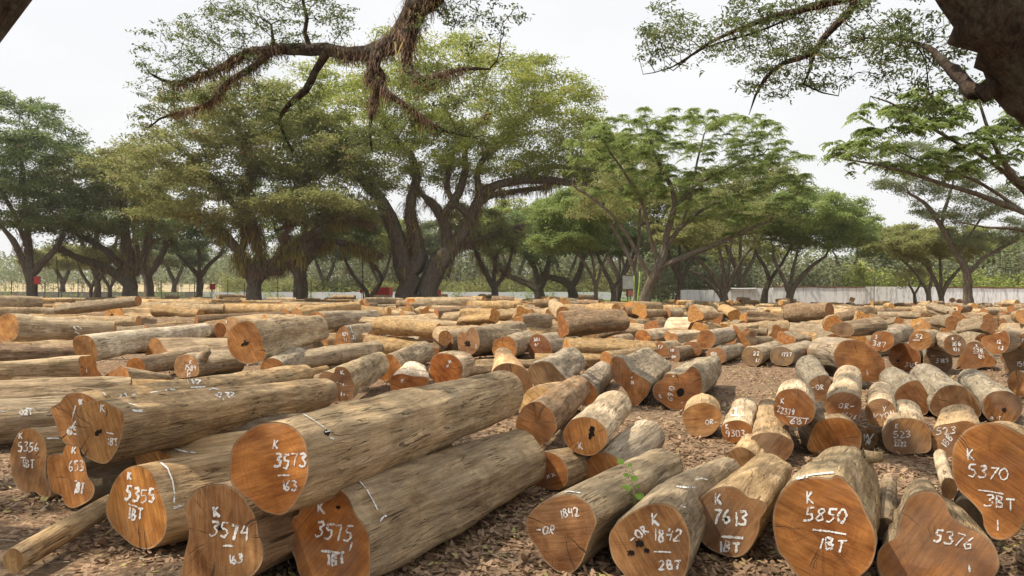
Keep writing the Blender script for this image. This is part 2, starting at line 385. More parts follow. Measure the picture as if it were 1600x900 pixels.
def log_geometry(near, farc, L, seed=0, rings=16, rough=1., bend=0.):
    """near: (n,3) local outline at y~0; farc: (n,2) far outline x,z. returns body verts/faces and two caps"""
    n = len(near); V = []
    us = np.linspace(0, 1, rings)
    mean_r = np.linalg.norm(near[:, [0, 2]], axis=1).mean()
    for u in us:
        w = u*u*(3-2*u)*.5+u*.5
        x = near[:, 0]*(1-w)+farc[:, 0]*w; z = near[:, 2]*(1-w)+farc[:, 1]*w
        y = near[:, 1]*(1-u)+L*u
        th = np.arctan2(z, x)
        edge = min(1, u*9)*min(1, (1-u)*9)
        d = np.empty(n)
        for i in range(n):
            q = Vector((math.cos(th[i])*1.3+seed*7.3, math.sin(th[i])*1.3+seed, u*L*.7))
            q2 = Vector((math.cos(th[i])*4+seed, math.sin(th[i])*4+seed*3.1, u*L*2.2))
            q3 = Vector((math.cos(th[i])*9+seed, math.sin(th[i])*9, u*L*1.6))
            d[i] = noise.noise(q)*.15+noise.noise(q2)*.06+noise.noise(q3)*.035
        kx = 1+d*edge*rough
        bx = math.sin(math.pi*u)*bend*mean_r; bz = abs(bx)*.3
        for i in range(n): V.append((x[i]*kx[i]+bx, y[i], z[i]*kx[i]+bz))
    Fc = [(j*n+i, j*n+(i+1) % n, (j+1)*n+(i+1) % n, (j+1)*n+i) for j in range(rings-1) for i in range(n)]
    V = np.array(V); caps = []
    for which in (0, 1):
        ring = V[:n] if which == 0 else V[-n:]
        c = ring.mean(axis=0)
        ts = [1., .97, .9, .7, .45, .2]
        cv = []; rim = []
        for t_ in ts:
            p = c+(ring-c)*t_
            if which == 0: p = p+0
            for i in range(n):
                q = p[i].copy()
                if t_ < .99: q[1] += .006*noise.noise(Vector((q[0]*9+seed, q[2]*9, seed*2.)))
                cv.append(q); rim.append(t_)
        cv.append(c); rim.append(0.)
        cf = []
        for j in range(len(ts)-1):
            for i in range(n):
                a, b = j*n+i, j*n+(i+1) % n
                q = (a, a+n, b+n, b)
                cf.append(q if which == 0 else q[::-1])
        m = len(cv)-1; j = len(ts)-1
        for i in range(n):
            q = (j*n+i, m, j*n+(i+1) % n)
            cf.append(q if which == 0 else q[::-1])
        caps.append((np.array(cv), cf, rim))
    Fb = [f for f in Fc]
    return V, Fb, caps

def unit(v): v = np.asarray(v, float); return v/np.linalg.norm(v)

OR = (.50, .235, .075); OB = (.36, .165, .055); RB = (.30, .125, .050); GB = (.30, .205, .135); PK = (.45, .29, .17)
PO = (.62, .36, .16); YE = (.66, .47, .26); GE = (.27, .21, .155); DK = (.22, .11, .05)
b_tan = (.45, .33, .20); b_grey = (.36, .285, .20); b_pale = (.60, .50, .37); b_gold = (.52, .38, .22)
b_dark = (.20, .165, .125); b_brn = (.36, .25, .155); b_dg = (.22, .21, .18); b_white = (.66, .58, .47)
LOGS = []
HAND = []
def mk_log(label, zone, outline, far, s=.9, zb=0., zf=None, ec=OR, bc=b_tan, marks=(), side=(), hole=(), n=None, rings=None,
           seed=None, bend=0., round_=.5, rough=1., stub=None, dots=(), lmax=6., category='log'):
    ox, oy, sc = zone
    cv = lambda p: (ox+p[0]/sc, oy+p[1]/sc)
    seed = seed if seed is not None else len(HAND)*1.7+.3
    o2 = np.array([cv(p) for p in outline])
    big = (o2[:, 1].max()-o2[:, 1].min()) > 45
    n = n or (64 if big else 32); rings = rings or (30 if big else 12)
    o2 = resample(o2, n)
    if zf is None: zf = zb
    rays = np.stack([(o2[:, 0]-800)/F, np.ones(n), (HY-o2[:, 1])/F], axis=1)
    ib = o2[:, 1].argmax(); PB = rays[ib]*((zb-CH)/rays[ib, 2])
    a = np.array([0, 1., 0]); vh = unit([rays[:, 0].mean(), 1, 0])
    for it in range(6):
        ah = unit([a[0], a[1], 0]); ang = math.atan2(ah[0], ah[1])-math.atan2(vh[0], vh[1])
        lim = R(56); an = max(-lim, min(lim, ang))+math.atan2(vh[0], vh[1])
        nrm = np.array([math.sin(an), math.cos(an), 0.])
        if abs(ang) < lim: nrm = unit([nrm[0], nrm[1], a[2]*.6])
        pts = rays*((PB@nrm)/(rays@nrm))[:, None]+np.array([0, 0, CH])
        # the lowest point keeps its support height
        pts[:, 2] += 0
        c = pts.mean(axis=0); H = pts[:, 2].max()-pts[:, 2].min()
        kind = far[0]
        if kind == 'v': far = ('y', far[1]+math.degrees(math.atan2(c[0], c[1])), far[2]); kind = 'y'
        if kind == 'y': Fp = c+np.array([math.sin(R(far[1])), math.cos(R(far[1])), 0])*far[2]; Fp[2] = zf+s*H*.5
        else:
            fx, fy = cv(far[1:3]) if len(far) < 4 else far[1:3]
            zc = zf+s*H*(.5 if kind == 'c' else 1.)
            r_ = np.array([(fx-800)/F, 1, (HY-fy)/F]); Fp = r_*((zc-CH)/r_[2]); Fp[2] = zf+s*H*.5
        dv = Fp-c; L = np.linalg.norm(dv)
        if L > lmax: Fp = c+dv*lmax/L; Fp[2] = zf+s*H*.5
        a = unit(Fp-c)
    Y = a; X = unit(np.cross(Y, [0, 0, 1.])); Zv = np.cross(X, Y)
    Rm = np.stack([X, Y, Zv], axis=1)
    loc = (pts-c)@Rm
    mr_ = np.linalg.norm(loc[:, [0, 2]], axis=1).mean()
    th = np.arctan2(loc[:, 2], loc[:, 0])
    circ = np.stack([np.cos(th), np.sin(th)], axis=1)*mr_
    fo = (loc[:, [0, 2]]*(1-round_)+circ*round_)*s
    L = np.linalg.norm(Fp-c)
    # seat the far end at its support height
    dz = zf-(Fp[2]+fo[:, 1].min()*Zv[2]); Fp[2] += dz; a = unit(Fp-c); L = np.linalg.norm(Fp-c)
    Y = a; X = unit(np.cross(Y, [0, 0, 1.])); Zv = np.cross(X, Y); Rm = np.stack([X, Y, Zv], axis=1); loc = (pts-c)@Rm
    V, Fc, caps = log_geometry(loc, fo, L, seed, rings, rough, bend)
    mw = Matrix(((*Rm[0], c[0]), (*Rm[1], c[1]), (*Rm[2], c[2]), (0, 0, 0, 1)))
    jit = lambda col, k: tuple(float(min(.9, max(.01, x*(1+k)))) for x in col)+(1.,)
    rr = random.Random(int(seed*100))
    k1 = rr.uniform(-.1, .1)
    b = mesh_obj('log', V, np.array(Fc), M_BODY, smooth=True, matrix=mw)
    b.color = jit(bc, k1+.14); tag(b, label, category, 'cut logs laid out in the log yard')
    Wv = [np.array(v) for v in (V@Rm.T+c)]; Wf = [tuple(f) for f in Fc]; nb = len(Wv)
    for ci, (cvv, cf, rim) in enumerate(caps):
        e = mesh_obj('cut_face', cvv, cf, M_END, parent=b); fattr(e.data, 'rim', rim)
        ec_ = (min(.9, ec[0]*1.12), ec[1]*1.02, ec[2]*.82); gk = rr.uniform(0, .2); gr_ = sum(ec_)/3*.85; ec_ = tuple(q*(1-gk)+gr_*(1.15, 1., .8)[j_]*gk for j_, q in enumerate(ec_)); e.color = jit(ec_, rr.uniform(-.16, .08))
        if ci == 0:
            off = len(Wv); Wv += [np.array(v) for v in (cvv@Rm.T+c)]; Wf += [tuple(i+off for i in f) for f in cf]
    bvh = BVHTree.FromPolygons([tuple(v) for v in Wv], Wf)
    mwi = mw.inverted()
    def cast(px, py, off=.003):
        d = Vector(((px-800)/F, 1, (HY-py)/F)).normalized()
        h = bvh.ray_cast(Vector((0, 0, CH)), d)
        if h[0] is None: return None
        nn = h[1] if h[1].dot(d) < 0 else -h[1]
        return mwi @ (h[0]+nn*off)
    def ribbons(strokes, w, name, mat, off=.003):
        vs, fs = [], []
        for st in strokes:
            P = []
            for i in range(len(st)-1):
                k = max(1, int(math.dist(st[i], st[i+1])/1.2))
                for j in range(k): P.append((st[i][0]+(st[i+1][0]-st[i][0])*j/k, st[i][1]+(st[i+1][1]-st[i][1])*j/k))
            P.append(st[-1]); prev = None; ww = w*rr.uniform(.65, 1.4)
            for i, p in enumerate(P):
                q0 = P[max(0, i-1)]; q1 = P[min(len(P)-1, i+1)]
                dx, dy = q1[0]-q0[0], q1[1]-q0[1]; l_ = math.hypot(dx, dy) or 1
                nx_, ny_ = -dy/l_, dx/l_
                wl = ww*.5*(1+.7*noise.noise(Vector((p[0]*.4, p[1]*.4, seed))))*(.65 if i in (0, len(P)-1) else 1)
                A = cast(p[0]+nx_*wl, p[1]+ny_*wl, off); B = cast(p[0]-nx_*wl, p[1]-ny_*wl, off)
                if A is None or B is None or (A-B).length > .12 or (prev is not None and (vs[prev]-A).length > .12): prev = None; continue
                vs += [A, B]
                if prev is not None: fs.append((prev, prev+1, len(vs)-1, len(vs)-2))
                prev = len(vs)-2
        if fs:
            return mesh_obj(name, [tuple(v) for v in vs], fs, mat, parent=b)
    strokes = []; wpx = 0
    for mk in marks:
        txt, x, y, h = mk[:4]; wid = mk[4] if len(mk) > 4 else .62; rot = mk[5] if len(mk) > 5 else 0
        x, y = cv((x, y)); h /= sc; wpx = max(wpx, h*.14); cx_ = 0
        cr_, sr_ = math.cos(R(rot)), math.sin(R(rot))
        for ch in txt:
            tl = rr.uniform(-.2, .14); up_ = rr.uniform(-.1, .1)
            for st in FONT[ch]:
                jj = [(p[0]+rr.uniform(-.045, .045)+(p[1]-.5)*tl, p[1]+rr.uniform(-.045, .045)+up_) for p in st]
                q = [((cx_+p[0]*wid/.62)*h, p[1]*h) for p in jj]
                strokes.append([(x+u*cr_-v*sr_, y+u*sr_+v*cr_) for u, v in q])
            cx_ += wid*1.22 if ch not in '1|.,' else wid*.8
    if strokes: ribbons(strokes, max(1.2, wpx), 'lettering', M_PAINT)
    if side:
        ribbons([[cv(p) for p in st] for st in side], 1.9, 'lettering', M_PAINT, .008)
    for (hx, hy, hr, ir) in hole:
        hx, hy = cv((hx, hy)); hr /= sc; vs, fs = [], []
        mid = cast(hx, hy, .0035)
        if mid is None: continue
        vs.append(mid)
        for i in range(18):
            th_ = i/18*2*math.pi; rd = hr*(1+ir*noise.noise(Vector((math.cos(th_)*1.5+seed, math.sin(th_)*1.5, 3))))
            q = cast(hx+math.cos(th_)*rd, hy+math.sin(th_)*rd*1.05, .0035); vs.append(q if q is not None else mid)
        fs = [(0, i+1, (i+1) % 18+1) for i in range(18)]
        mesh_obj('hole_dark_patch', [tuple(v) for v in vs], fs, M_HOLE_DARK, parent=b)  # flat patch on the surface: the hole's darkness is painted, no recess is cut
    if stub:
        sx_, sy_, ln_, rd_, dx_, dz_ = stub; sx_, sy_ = cv((sx_, sy_)); q = cast(sx_, sy_, 0.)
        if q is not None:
            vs, fs = [], []; d = Vector((dx_, .2, dz_)).normalized(); up = Vector((0, 1, 0)); s1 = d.cross(up).normalized(); s2 = d.cross(s1)
            for j, (t_, k) in enumerate(((-.06, 1.6), (0.02, 1.25), (.4, 1), (1, .8))):
                for i in range(12):
                    w_ = i/12*2*math.pi; vs.append(tuple(q+d*ln_*t_+(s1*math.cos(w_)+s2*math.sin(w_))*rd_*k))
            fs = [(j*12+i, j*12+(i+1) % 12, (j+1)*12+(i+1) % 12, (j+1)*12+i) for j in range(3) for i in range(12)]+[tuple(range(36, 48))]
            sb = mesh_obj('branch_stub', vs, fs, M_BODY, parent=b, smooth=True); sb.color = b.color
    mi, mj = (c[:2], Fp[:2]); HAND.append((mi[0], mi[1], mj[0], mj[1], mr_))
    b['_z'] = 0; del b['_z']
    return b

def side_log(label, c0, c1, D0, D1, zb0=0., zb1=None, ec=OR, bc=b_tan, bend=0., seed=None, marks=(), side=(), **kw):
    """log given by the pixel centres of both ends and real diameters"""
    zb1 = zb0 if zb1 is None else zb1
    def pt(c, D, zb):
        zc = zb+D/2; r_ = np.array([(c[0]-800)/F, 1, (HY-c[1])/F]); return r_*((zc-CH)/r_[2])+np.array([0, 0, CH])
    P0, P1 = pt(c0, D0, zb0), pt(c1, D1, zb1)
    seed = seed if seed is not None else len(HAND)*1.7+.3
    L = np.linalg.norm(P1-P0); a = (P1-P0)/L
    n = 40; th = np.linspace(0, 2*math.pi, n, endpoint=False)
    k = np.array([1+.10*noise.noise(Vector((math.cos(t)*1.2+seed, math.sin(t)*1.2, 1)))+.08*noise.noise(Vector((math.cos(t)*3+seed, math.sin(t)*3, 5))) for t in th])
    near = np.stack([np.cos(th)*D0/2*k, np.zeros(n), np.sin(th)*D0/2*k], axis=1)
    fo = np.stack([np.cos(th)*D1/2, np.sin(th)*D1/2], axis=1)*((1+k)/2)[:, None]
    V, Fc, caps = log_geometry(near, fo, L, seed, 24, 1., bend)
    X = unit(np.cross(a, [0, 0, 1.])); Zv = np.cross(X, a); Rm = np.stack([X, a, Zv], axis=1); c = P0
    mw = Matrix(((*Rm[0], c[0]), (*Rm[1], c[1]), (*Rm[2], c[2]), (0, 0, 0, 1)))
    b = mesh_obj('log', V, np.array(Fc), M_BODY, smooth=True, matrix=mw); b.color = tuple(c_*1.12 for c_ in bc)+(1.,)
    tag(b, label, 'log', 'cut logs laid out in the log yard')
    for cvv, cf, rim in caps:
        e = mesh_obj('cut_face', cvv, cf, M_END, parent=b); fattr(e.data, 'rim', rim); e.color = ec+(1.,)
    HAND.append((P0[0], P0[1], P1[0], P1[1], max(D0, D1)/2))
    if marks or side:
        bvh = BVHTree.FromPolygons([tuple(v) for v in (V@Rm.T+c)], [tuple(f) for f in Fc]); mwi = mw.inverted()
        vs, fs = [], []; rr = random.Random(5); st_ = [list(s) for s in side]; w = 2.4
        for txt, x, y, h, wid in marks:
            cx_ = 0
            for ch in txt:
                for st in FONT[ch]: st_.append([(x+(cx_+p[0]*wid/.62)*h, y+p[1]*h) for p in st])
                cx_ += wid*1.22
        for st in st_:
            P = []
            for i in range(len(st)-1):
                for j in range(6): P.append((st[i][0]+(st[i+1][0]-st[i][0])*j/6, st[i][1]+(st[i+1][1]-st[i][1])*j/6))
            P.append(st[-1]); prev = None
            for i, p in enumerate(P):
                q0 = P[max(0, i-1)]; q1 = P[min(len(P)-1, i+1)]; dx, dy = q1[0]-q0[0], q1[1]-q0[1]; l_ = math.hypot(dx, dy) or 1
                pr = []
                for sg in (1, -1):
                    d = Vector(((p[0]-dy/l_*w/2*sg-800)/F, 1, (HY-p[1]-dx/l_*w/2*sg)/F)).normalized(); h = bvh.ray_cast(Vector((0, 0, CH)), d)
                    pr.append(None if h[0] is None else mwi@(h[0]+(h[1] if h[1].dot(d) < 0 else -h[1])*.008))
                if None in pr: prev = None; continue
                vs += pr
                if prev is not None: fs.append((prev, prev+1, len(vs)-1, len(vs)-2))
                prev = len(vs)-2
        if fs: mesh_obj('lettering', [tuple(v) for v in vs], fs, M_PAINT, parent=b)
    return b
# ------------------------------------------------------------------ the logs one can tell apart
# front, left
mk_log("log with 5356 over 1BT on its kidney-shaped end", Z1,
 [(85,265),(120,248),(165,262),(195,300),(205,360),(200,420),(205,480),(225,530),(215,558),(180,550),(150,530),(110,535),(70,505),(50,440),(45,370),(60,310)],
 ('y',42,1.6), ec=(.42,.25,.12), marks=[('K',84,270,26),('5356',80,312,40,.5),('_',92,375,12),('1BT',98,388,36,.5)], side=[[(195,235),(225,245)],[(205,297),(258,296)]])
mk_log("log with a lobed waisted end between the 5356 log and the 5355 log", Z1,
 [(210,380),(240,362),(272,368),(285,330),(320,310),(345,330),(355,370),(375,404),(385,460),(415,510),(405,555),(365,585),(320,603),(285,585),(270,548),(230,530),(213,480),(207,430)],
 ('y',36,2.3), ec=(.45,.24,.10), bc=b_dark, marks=[('K',318,335,30),('653',305,395,44,.42),('-',330,470,20),('1BT',332,490,46,.3,10)])
mk_log("log with a wide white smear on its ragged end, in the left pile", Z1,
 [(222,165),(260,140),(290,105),(340,92),(390,108),(430,135),(470,200),(450,280),(400,340),(340,330),(285,318),(258,270),(238,210)],
 ('c',475,585,0), s=.72, zb=.50, zf=.3, ec=(.45,.24,.10), bc=b_gold, marks=[('K',348,122,28),('/',300,215,60),('65',298,240,34)],
 side=[[(332,165),(326,190),(318,215)],[(335,150),(322,200)],[(450,95),(462,110)],[(530,105),(522,122)],[(545,100),(560,120)],[(575,105),(600,110)],[(590,100),(580,125)]]
  +[[(660,92),(665,112)],[(665,95),(690,92),(680,110)],[(700,90),(695,108),(712,104)],[(718,88),(730,84),(724,105)],[(745,82),(765,84),(750,104)],[(820,40),(828,58)],[(840,38),(850,60)],[(855,40),(880,42),(862,60)],[(835,74),(900,70)]])
mk_log("log with a cracked knot in its end, top of the pile above the 5355 log", Z1,
 [(345,160),(375,138),(420,133),(450,128),(490,150),(530,170),(545,205),(540,260),(522,330),(490,385),(460,408),(410,395),(365,365),(340,300),(333,220)],
 ('c',508,612,0), s=.8, zb=.50, zf=.3, ec=(.48,.29,.13), bc=b_tan, marks=[('K',440,145,36),('1BT',472,295,30,.5)],
 side=[[(470,268),(488,272),(505,276)],[(575,170),(600,174),(624,172)],[(578,176),(622,178)],[(560,143),(600,155)],[(960,95),(945,108),(965,118),(972,100),(960,95)],[(985,96),(1005,98),(996,108),(1008,120)],[(1010,94),(1028,100),(1012,112),(1028,114)],[(980,122),(976,128)],[(915,85),(935,78),(960,82)]],
 hole=[(432,268,13,1.2)])
mk_log('thin long split-topped log lying behind the 5355 log with two white strokes on top', Z1,
 [(525,440),(545,385),(590,345),(650,322),(690,345),(760,378),(800,450),(700,560),(580,560)], ('y',44,2.1), ec=(.50,.29,.13), bc=b_gold,
 side=[[(715,312),(745,325)],[(760,342),(800,355),(860,362)]], s=.85)
mk_log('log with 5355 over 1BT on its egg-shaped orange end and a white line round it', Z1,
 [(520,460),(560,425),(610,415),(660,440),(690,500),(715,560),(733,640),(728,710),(700,755),(650,783),(590,770),(540,730),(490,680),(465,620),(475,560),(495,500)],
 ('y',40,2.25), ec=(.50,.26,.09), marks=[('K',560,440,34),('5355',558,505,60,.46,8),('_',568,572,26,.6,16),('1BT',568,596,50,.42,10)],
 side=[[(705,405),(735,430),(755,480),(765,540),(762,585)],[(752,600),(780,592),(808,582)],[(750,606),(780,600),(806,588)]])
mk_log('thin bare pole lying loose on the ground in the front left corner', ZP,
 [(4,872),(12,859),(26,858),(36,870),(35,887),(24,896),(9,889)], ('c',172,786), s=1.05, ec=(.42,.32,.2), bc=b_gold, round_=.8, n=24, rings=24, bend=.35)
mk_log("log with 3574 on its tall brownish end, under the 3573 log", Z1,
 [(840,545),(880,510),(950,495),(1010,505),(1060,540),(1100,600),(1125,650),(1135,710),(1155,770),(1155,830),(1120,890),(1060,930),(980,948),(870,940),(800,910),(800,860),(815,790),(830,720),(825,660),(810,600)],
 ('y',26,2.3), s=.85, ec=(.40,.24,.13), bc=b_brn, marks=[('K',938,595,46),('3574',930,660,66,.56,6),('_',980,752,26,.6),('163',1004,808,38,.55)], hole=[(968,690,9,.8)])
mk_log("large log with 3575 over 1BT on its orange end", Z2,
 [(245,545),(290,545),(330,565),(365,600),(385,650),(420,700),(440,740),(447,800),(447,890),(430,925),(380,945),(300,955),(220,940),(170,895),(155,840),(135,790),(128,720),(145,670),(165,660),(180,610),(205,570)],
 ('c',812,716,0), s=.86, ec=(.50,.24,.075), bc=(.40,.31,.20), marks=[('K',240,605,50),('3575',238,690,60,.52,6),('_',258,785,30,.8,6),('1BT',275,812,44,.55),('|',365,765,34)],
 side=[[(360,515),(400,530),(430,565),(455,610),(472,645)],[(482,690),(492,675),(506,665)],[(484,682),(500,668),(508,670)]], hole=[(323,632,8,.9)])
mk_log("large log with 3573 on its round end, on top of the 3574 log", ZP,
 [(424,659),(448,662),(468,676),(478,692),(481,710),(482,736),(478,756),(466,780),(454,796),(440,805),(425,803),(409,797),(395,784),(377,772),(363,758),(359,740),(360,720),(364,697),(380,678),(402,664)],
 ('c',783,616), s=.93, zb=.53, zf=.5, ec=(.47,.215,.065), bc=(.45,.35,.225), marks=[('K',427,686,14),('3573',430,709,21,.5),('_',434,737,10),('163',440,750,16,.5)],
 side=[[(474,649),(486,656),(498,664),(508,671)],[(506,676),(514,674)],[(513,684),(520,686)]], hole=[(511,677,4.5,.9)])
# front, centre
mk_log("log with only 1842 and -OR on its brown pear-shaped end, behind the green seedling", Z3,
 [(200,548),(250,540),(300,555),(345,590),(365,630),(372,665),(355,710),(335,760),(310,830),(275,880),(240,892),(190,875),(140,830),(110,780),(75,730),(62,690),(65,650),(90,610),(140,570)],
 ('c',645,452), s=.93, ec=(.33,.20,.12), bc=(.38,.315,.22), marks=[('1842',205,610,40,.5,-12),('-OR',110,672,38,.62,6)], side=[[(215,540),(250,532),(300,540)]])
mk_log("log with K 1842 over 2BT and a rotten hole in its end", Z3,
 [(470,660),(540,610),(620,580),(700,590),(750,640),(775,700),(785,770),(775,850),(750,920),(690,950),(600,960),(530,930),(480,880),(445,830),(428,770),(430,710)],
 ('c',935,455), s=.6, zf=.05, ec=(.36,.215,.12), bc=(.36,.30,.215), bend=-.25, marks=[('K',612,622,52),('1842',620,690,54,.55,4),('_',625,780,22,1.1),('2BT',645,830,40,.7),('-OR',508,725,42,.62,-38)],
 hole=[(556,757,16,1.1),(588,788,11,1.2),(518,798,13,1.4)], side=[[(800,480),(830,474),(855,478)],[(720,510),(760,515),(800,512)],[(735,590),(745,600),(760,600)]])
mk_log("log with 7613 over 1BT on its ringed end with a beak", Z3,
 [(780,600),(820,560),(880,520),(950,505),(1000,520),(1040,555),(1090,565),(1120,590),(1110,620),(1090,650),(1085,700),(1065,750),(1030,800),(980,818),(920,805),(860,775),(810,720),(785,660)],
 ('v',12,1.5), s=.85, ec=(.38,.205,.095), bc=b_gold, marks=[('K',892,540,50),('7613',888,605,62,.56,5),('_',920,712,24,1.3,4),('1BT',908,742,46,.7,8)], hole=[(940,650,8,1)])
mk_log("stubby log with a rounded knob and pale brown end, above the 7613 log", Z3,
 [(950,375),(985,335),(1040,345),(1090,390),(1118,430),(1118,462),(1080,475),(1030,470),(985,440)], ('v',4,.9), ec=(.42,.29,.18), bc=b_gold, stub=(1010,465,.12,.10,-.4,.1))
mk_log("pale log with a lone K and star-shaped hole, resting on shorter logs", Z3,
 [(228,260),(260,215),(320,200),(370,215),(410,250),(420,295),(400,340),(350,370),(290,362),(245,330),(225,290)],
 ('c',452,155), s=.98, zb=.27, ec=(.46,.235,.09), bc=b_pale, marks=[('K',290,312,30,.7)], hole=[(352,272,19,1.3)])
mk_log("short log with two tiny white crosses, touching the far end of the 3575 log", Z3,
 [(95,495),(115,430),(130,365),(165,355),(215,385),(245,440),(240,495),(200,522),(140,515)], ('c',300,400), s=.9, ec=(.43,.19,.06), bc=(.45,.33,.2),
 marks=[('xx',148,455,24,.8,-20)])
mk_log('bleached rough log lying low behind the -OR log, with a small orange end', Z3,
 [(318,440),(330,395),(370,362),(420,360),(465,385),(480,440),(440,490),(370,500),(325,480)], ('c',585,295), s=1.25, ec=(.48,.26,.11), bc=(.52,.46,.37))
side_log('dark brown tapering log leaning behind the far end of the 3573 log', (838,662), (902,608), .43, .38, .12, .12, bc=(.33,.22,.135), ec=OB)
mk_log("short log with a splintered pale yellow end, above the dark brown leaning log", ZP,
 [(813,628),(822,612),(840,602),(858,608),(864,622),(852,644),(830,660),(812,652)], ('y',20,1.), ec=(.66,.50,.28), bc=b_gold, zb=.05)
mk_log('peach-coloured cone-shaped log standing out behind the 3573 log', ZP,
 [(768,585),(780,570),(800,568),(822,578),(832,600),(828,625),(800,630),(775,620)], ('t',772,530), s=.5, zb=.15, zf=.55, lmax=1.3, ec=(.48,.29,.15), bc=(.60,.40,.23))
mk_log("thick short log with a plain dull grey-brown end, behind the peach cone-shaped log", Z7,
 [(258,560),(280,520),(340,498),(400,505),(440,545),(480,590),(515,630),(500,670),(440,705),(380,700),(320,670),(275,620)], ('c',535,490), s=.95, ec=(.32,.215,.13), bc=(.36,.32,.26))
mk_log("log between the plain dull grey-brown end and the plus-and-N log", Z7,
 [(530,640),(555,605),(605,598),(660,640),(690,680),(700,720),(670,760),(600,770),(545,720)], ('c',735,560), s=.95, ec=OB, bc=(.38,.33,.27))
mk_log('fluted log with a plus and an N on its drop-shaped brown end', Z7,
 [(775,500),(800,470),(850,480),(880,520),(910,560),(960,590),(1010,620),(1030,650),(1005,710),(970,750),(930,785),(905,760),(880,700),(840,650),(800,620),(780,570)],
 ('c',1060,505), s=.95, ec=(.36,.19,.09), bc=(.34,.30,.24), marks=[('+',900,585,26),('N',905,615,26)], round_=.3)
mk_log('fluted log with a round black hole and 6910 painted sideways on its orange end', Z7,
 [(1040,670),(1060,635),(1100,610),(1115,580),(1150,575),(1200,580),(1250,560),(1280,530),(1320,550),(1345,600),(1350,680),(1330,740),(1290,790),(1230,812),(1160,800),(1110,770),(1050,720)],
 ('c',1370,545), s=.9, ec=(.42,.19,.06), bc=(.38,.33,.25), marks=[('K',1080,700,26),('6910',1125,735,34,.6,-75),('+',1162,582,20),('-',1215,745,22)], hole=[(1213,692,24,.25)], round_=.3)
mk_log('short log with small OR-, standing apart on the bare ground left of the 9303 log', Z3,
 [(755,180),(800,145),(860,140),(905,165),(922,200),(910,240),(880,275),(830,292),(780,275),(755,230)], ('y',14,.75), s=1., ec=(.46,.27,.12), bc=b_gold, marks=[('OR-',850,212,20,.8)])
mk_log('small log with K 9303 on its orange end and white scribble along its top', Z3,
 [(918,250),(940,225),(1000,215),(1045,235),(1058,265),(1040,300),(1000,310),(960,318),(930,290)], ('c',1022,165), s=1.05, ec=(.45,.21,.07), bc=b_pale,
 marks=[('K',938,232,22),('9303',940,258,30,.6)], side=[[(975,155),(985,180)],[(990,160),(980,200)],[(960,195),(1010,200)],[(985,185),(1000,210)]])
mk_log('log with a plain grey-brown end, under the left side of the 22374 log', ZP,
 [(1173,686),(1187,677),(1210,676),(1228,682),(1240,692),(1237,707),(1225,722),(1210,730),(1195,722),(1183,705)], ('c',1203,636), s=.75, ec=(.28,.18,.115), bc=b_tan)
# front, right
mk_log('very large log with K 5850 over 1BT, the broadest round end in the front row', Z4,
 [(110,550),(150,510),(200,495),(270,490),(310,495),(340,480),(380,510),(430,570),(460,640),(490,700),(502,760),(490,830),(460,880),(400,930),(320,960),(240,950),(180,910),(130,840),(95,800),(80,740),(72,680),(80,610)],
 ('v',5,1.75), s=.82, ec=(.40,.19,.065), bc=(.44,.35,.22), marks=[('K',210,545,54),('5850',210,612,56,.66,4),('_',238,690,34,1.35,8),('1BT',258,740,50,.8,6)], side=[[(170,500),(200,492),(250,484),(330,476)]], stub=(455,410,.12,.045,1,.1))
mk_log('log with 5376 on its heart-shaped end, at the bottom right of the front row', Z4,
 [(590,700),(605,640),(630,580),(660,555),(710,545),(760,560),(790,600),(810,650),(860,690),(930,720),(980,760),(1005,810),(1012,860),(990,900),(960,940),(850,960),(700,965),(600,950),(530,920),(505,870),(505,810),(530,770),(580,740)],
 ('v',-3,1.0), s=.75, ec=(.41,.20,.07), bc=(.42,.34,.23), round_=.25, marks=[('5376',750,700,52,.68,14),('|',880,855,28)])
mk_log("log with K 5370 over 3BT on its tall curved end", Z4,
 [(815,380),(840,330),(880,290),(950,265),(1020,270),(1080,300),(1140,340),(1160,420),(1150,560),(1120,640),(1100,700),(1060,740),(1010,752),(970,735),(945,690),(940,650),(910,610),(880,580),(840,540),(815,470)],
 ('v',6,1.4), s=.8, zb=.32, zf=.3, ec=(.36,.17,.055), bc=b_tan, marks=[('K',876,378,48),('5370',884,440,50,.72,7),('_',924,528,30,1.2,8),('3BT',955,562,48,.75,10),('|',995,670,46)])
mk_log("log with K 22374 over 6BT on its round orange end", Z4,
 [(80,180),(100,140),(150,125),(200,135),(235,170),(248,210),(240,250),(210,275),(160,285),(110,265),(80,230)], ('t',168,85), s=1., zb=.32, lmax=1.6, ec=(.40,.18,.06), bc=b_pale,
 marks=[('K',104,165,24,.7),('22374',94,196,26,.48,12),('_',128,232,14,2.2,6),('6BT',146,248,24,.9)])
mk_log('grey log with -OR on its end, hidden behind the 22374 and 1526 logs', ZP,
 [(1262,602),(1272,590),(1290,586),(1298,595),(1297,612),(1290,628),(1272,634),(1262,622)], ('c',1262,574), s=1.2, ec=(.30,.19,.12), bc=b_dg, marks=[('-OR',1268,601,8,.7)])
mk_log('long pale log with OR- over 1526 on its orange end, right of the 22374 log', Z4,
 [(285,190),(310,155),(350,140),(400,145),(435,165),(440,200),(430,235),(400,262),(350,250),(300,230)], ('t',385,30), s=1., zb=.32, ec=(.43,.20,.07), bc=b_pale,
 marks=[('OR-',345,185,22,.9),('1526',355,224,24,.7,8)])
mk_log("very thick log with a broad smooth orange end, beside the path behind the 1526 log", Z8,
 [(608,385),(640,320),(700,303),(760,312),(800,345),(850,380),(875,430),(870,490),(830,520),(770,520),(690,500),(630,450)], ('v',-26,1.2), s=.95, zb=.12, ec=(.42,.20,.065), bc=(.34,.29,.235), marks=[('5',778,460,16),('7',780,478,14)])
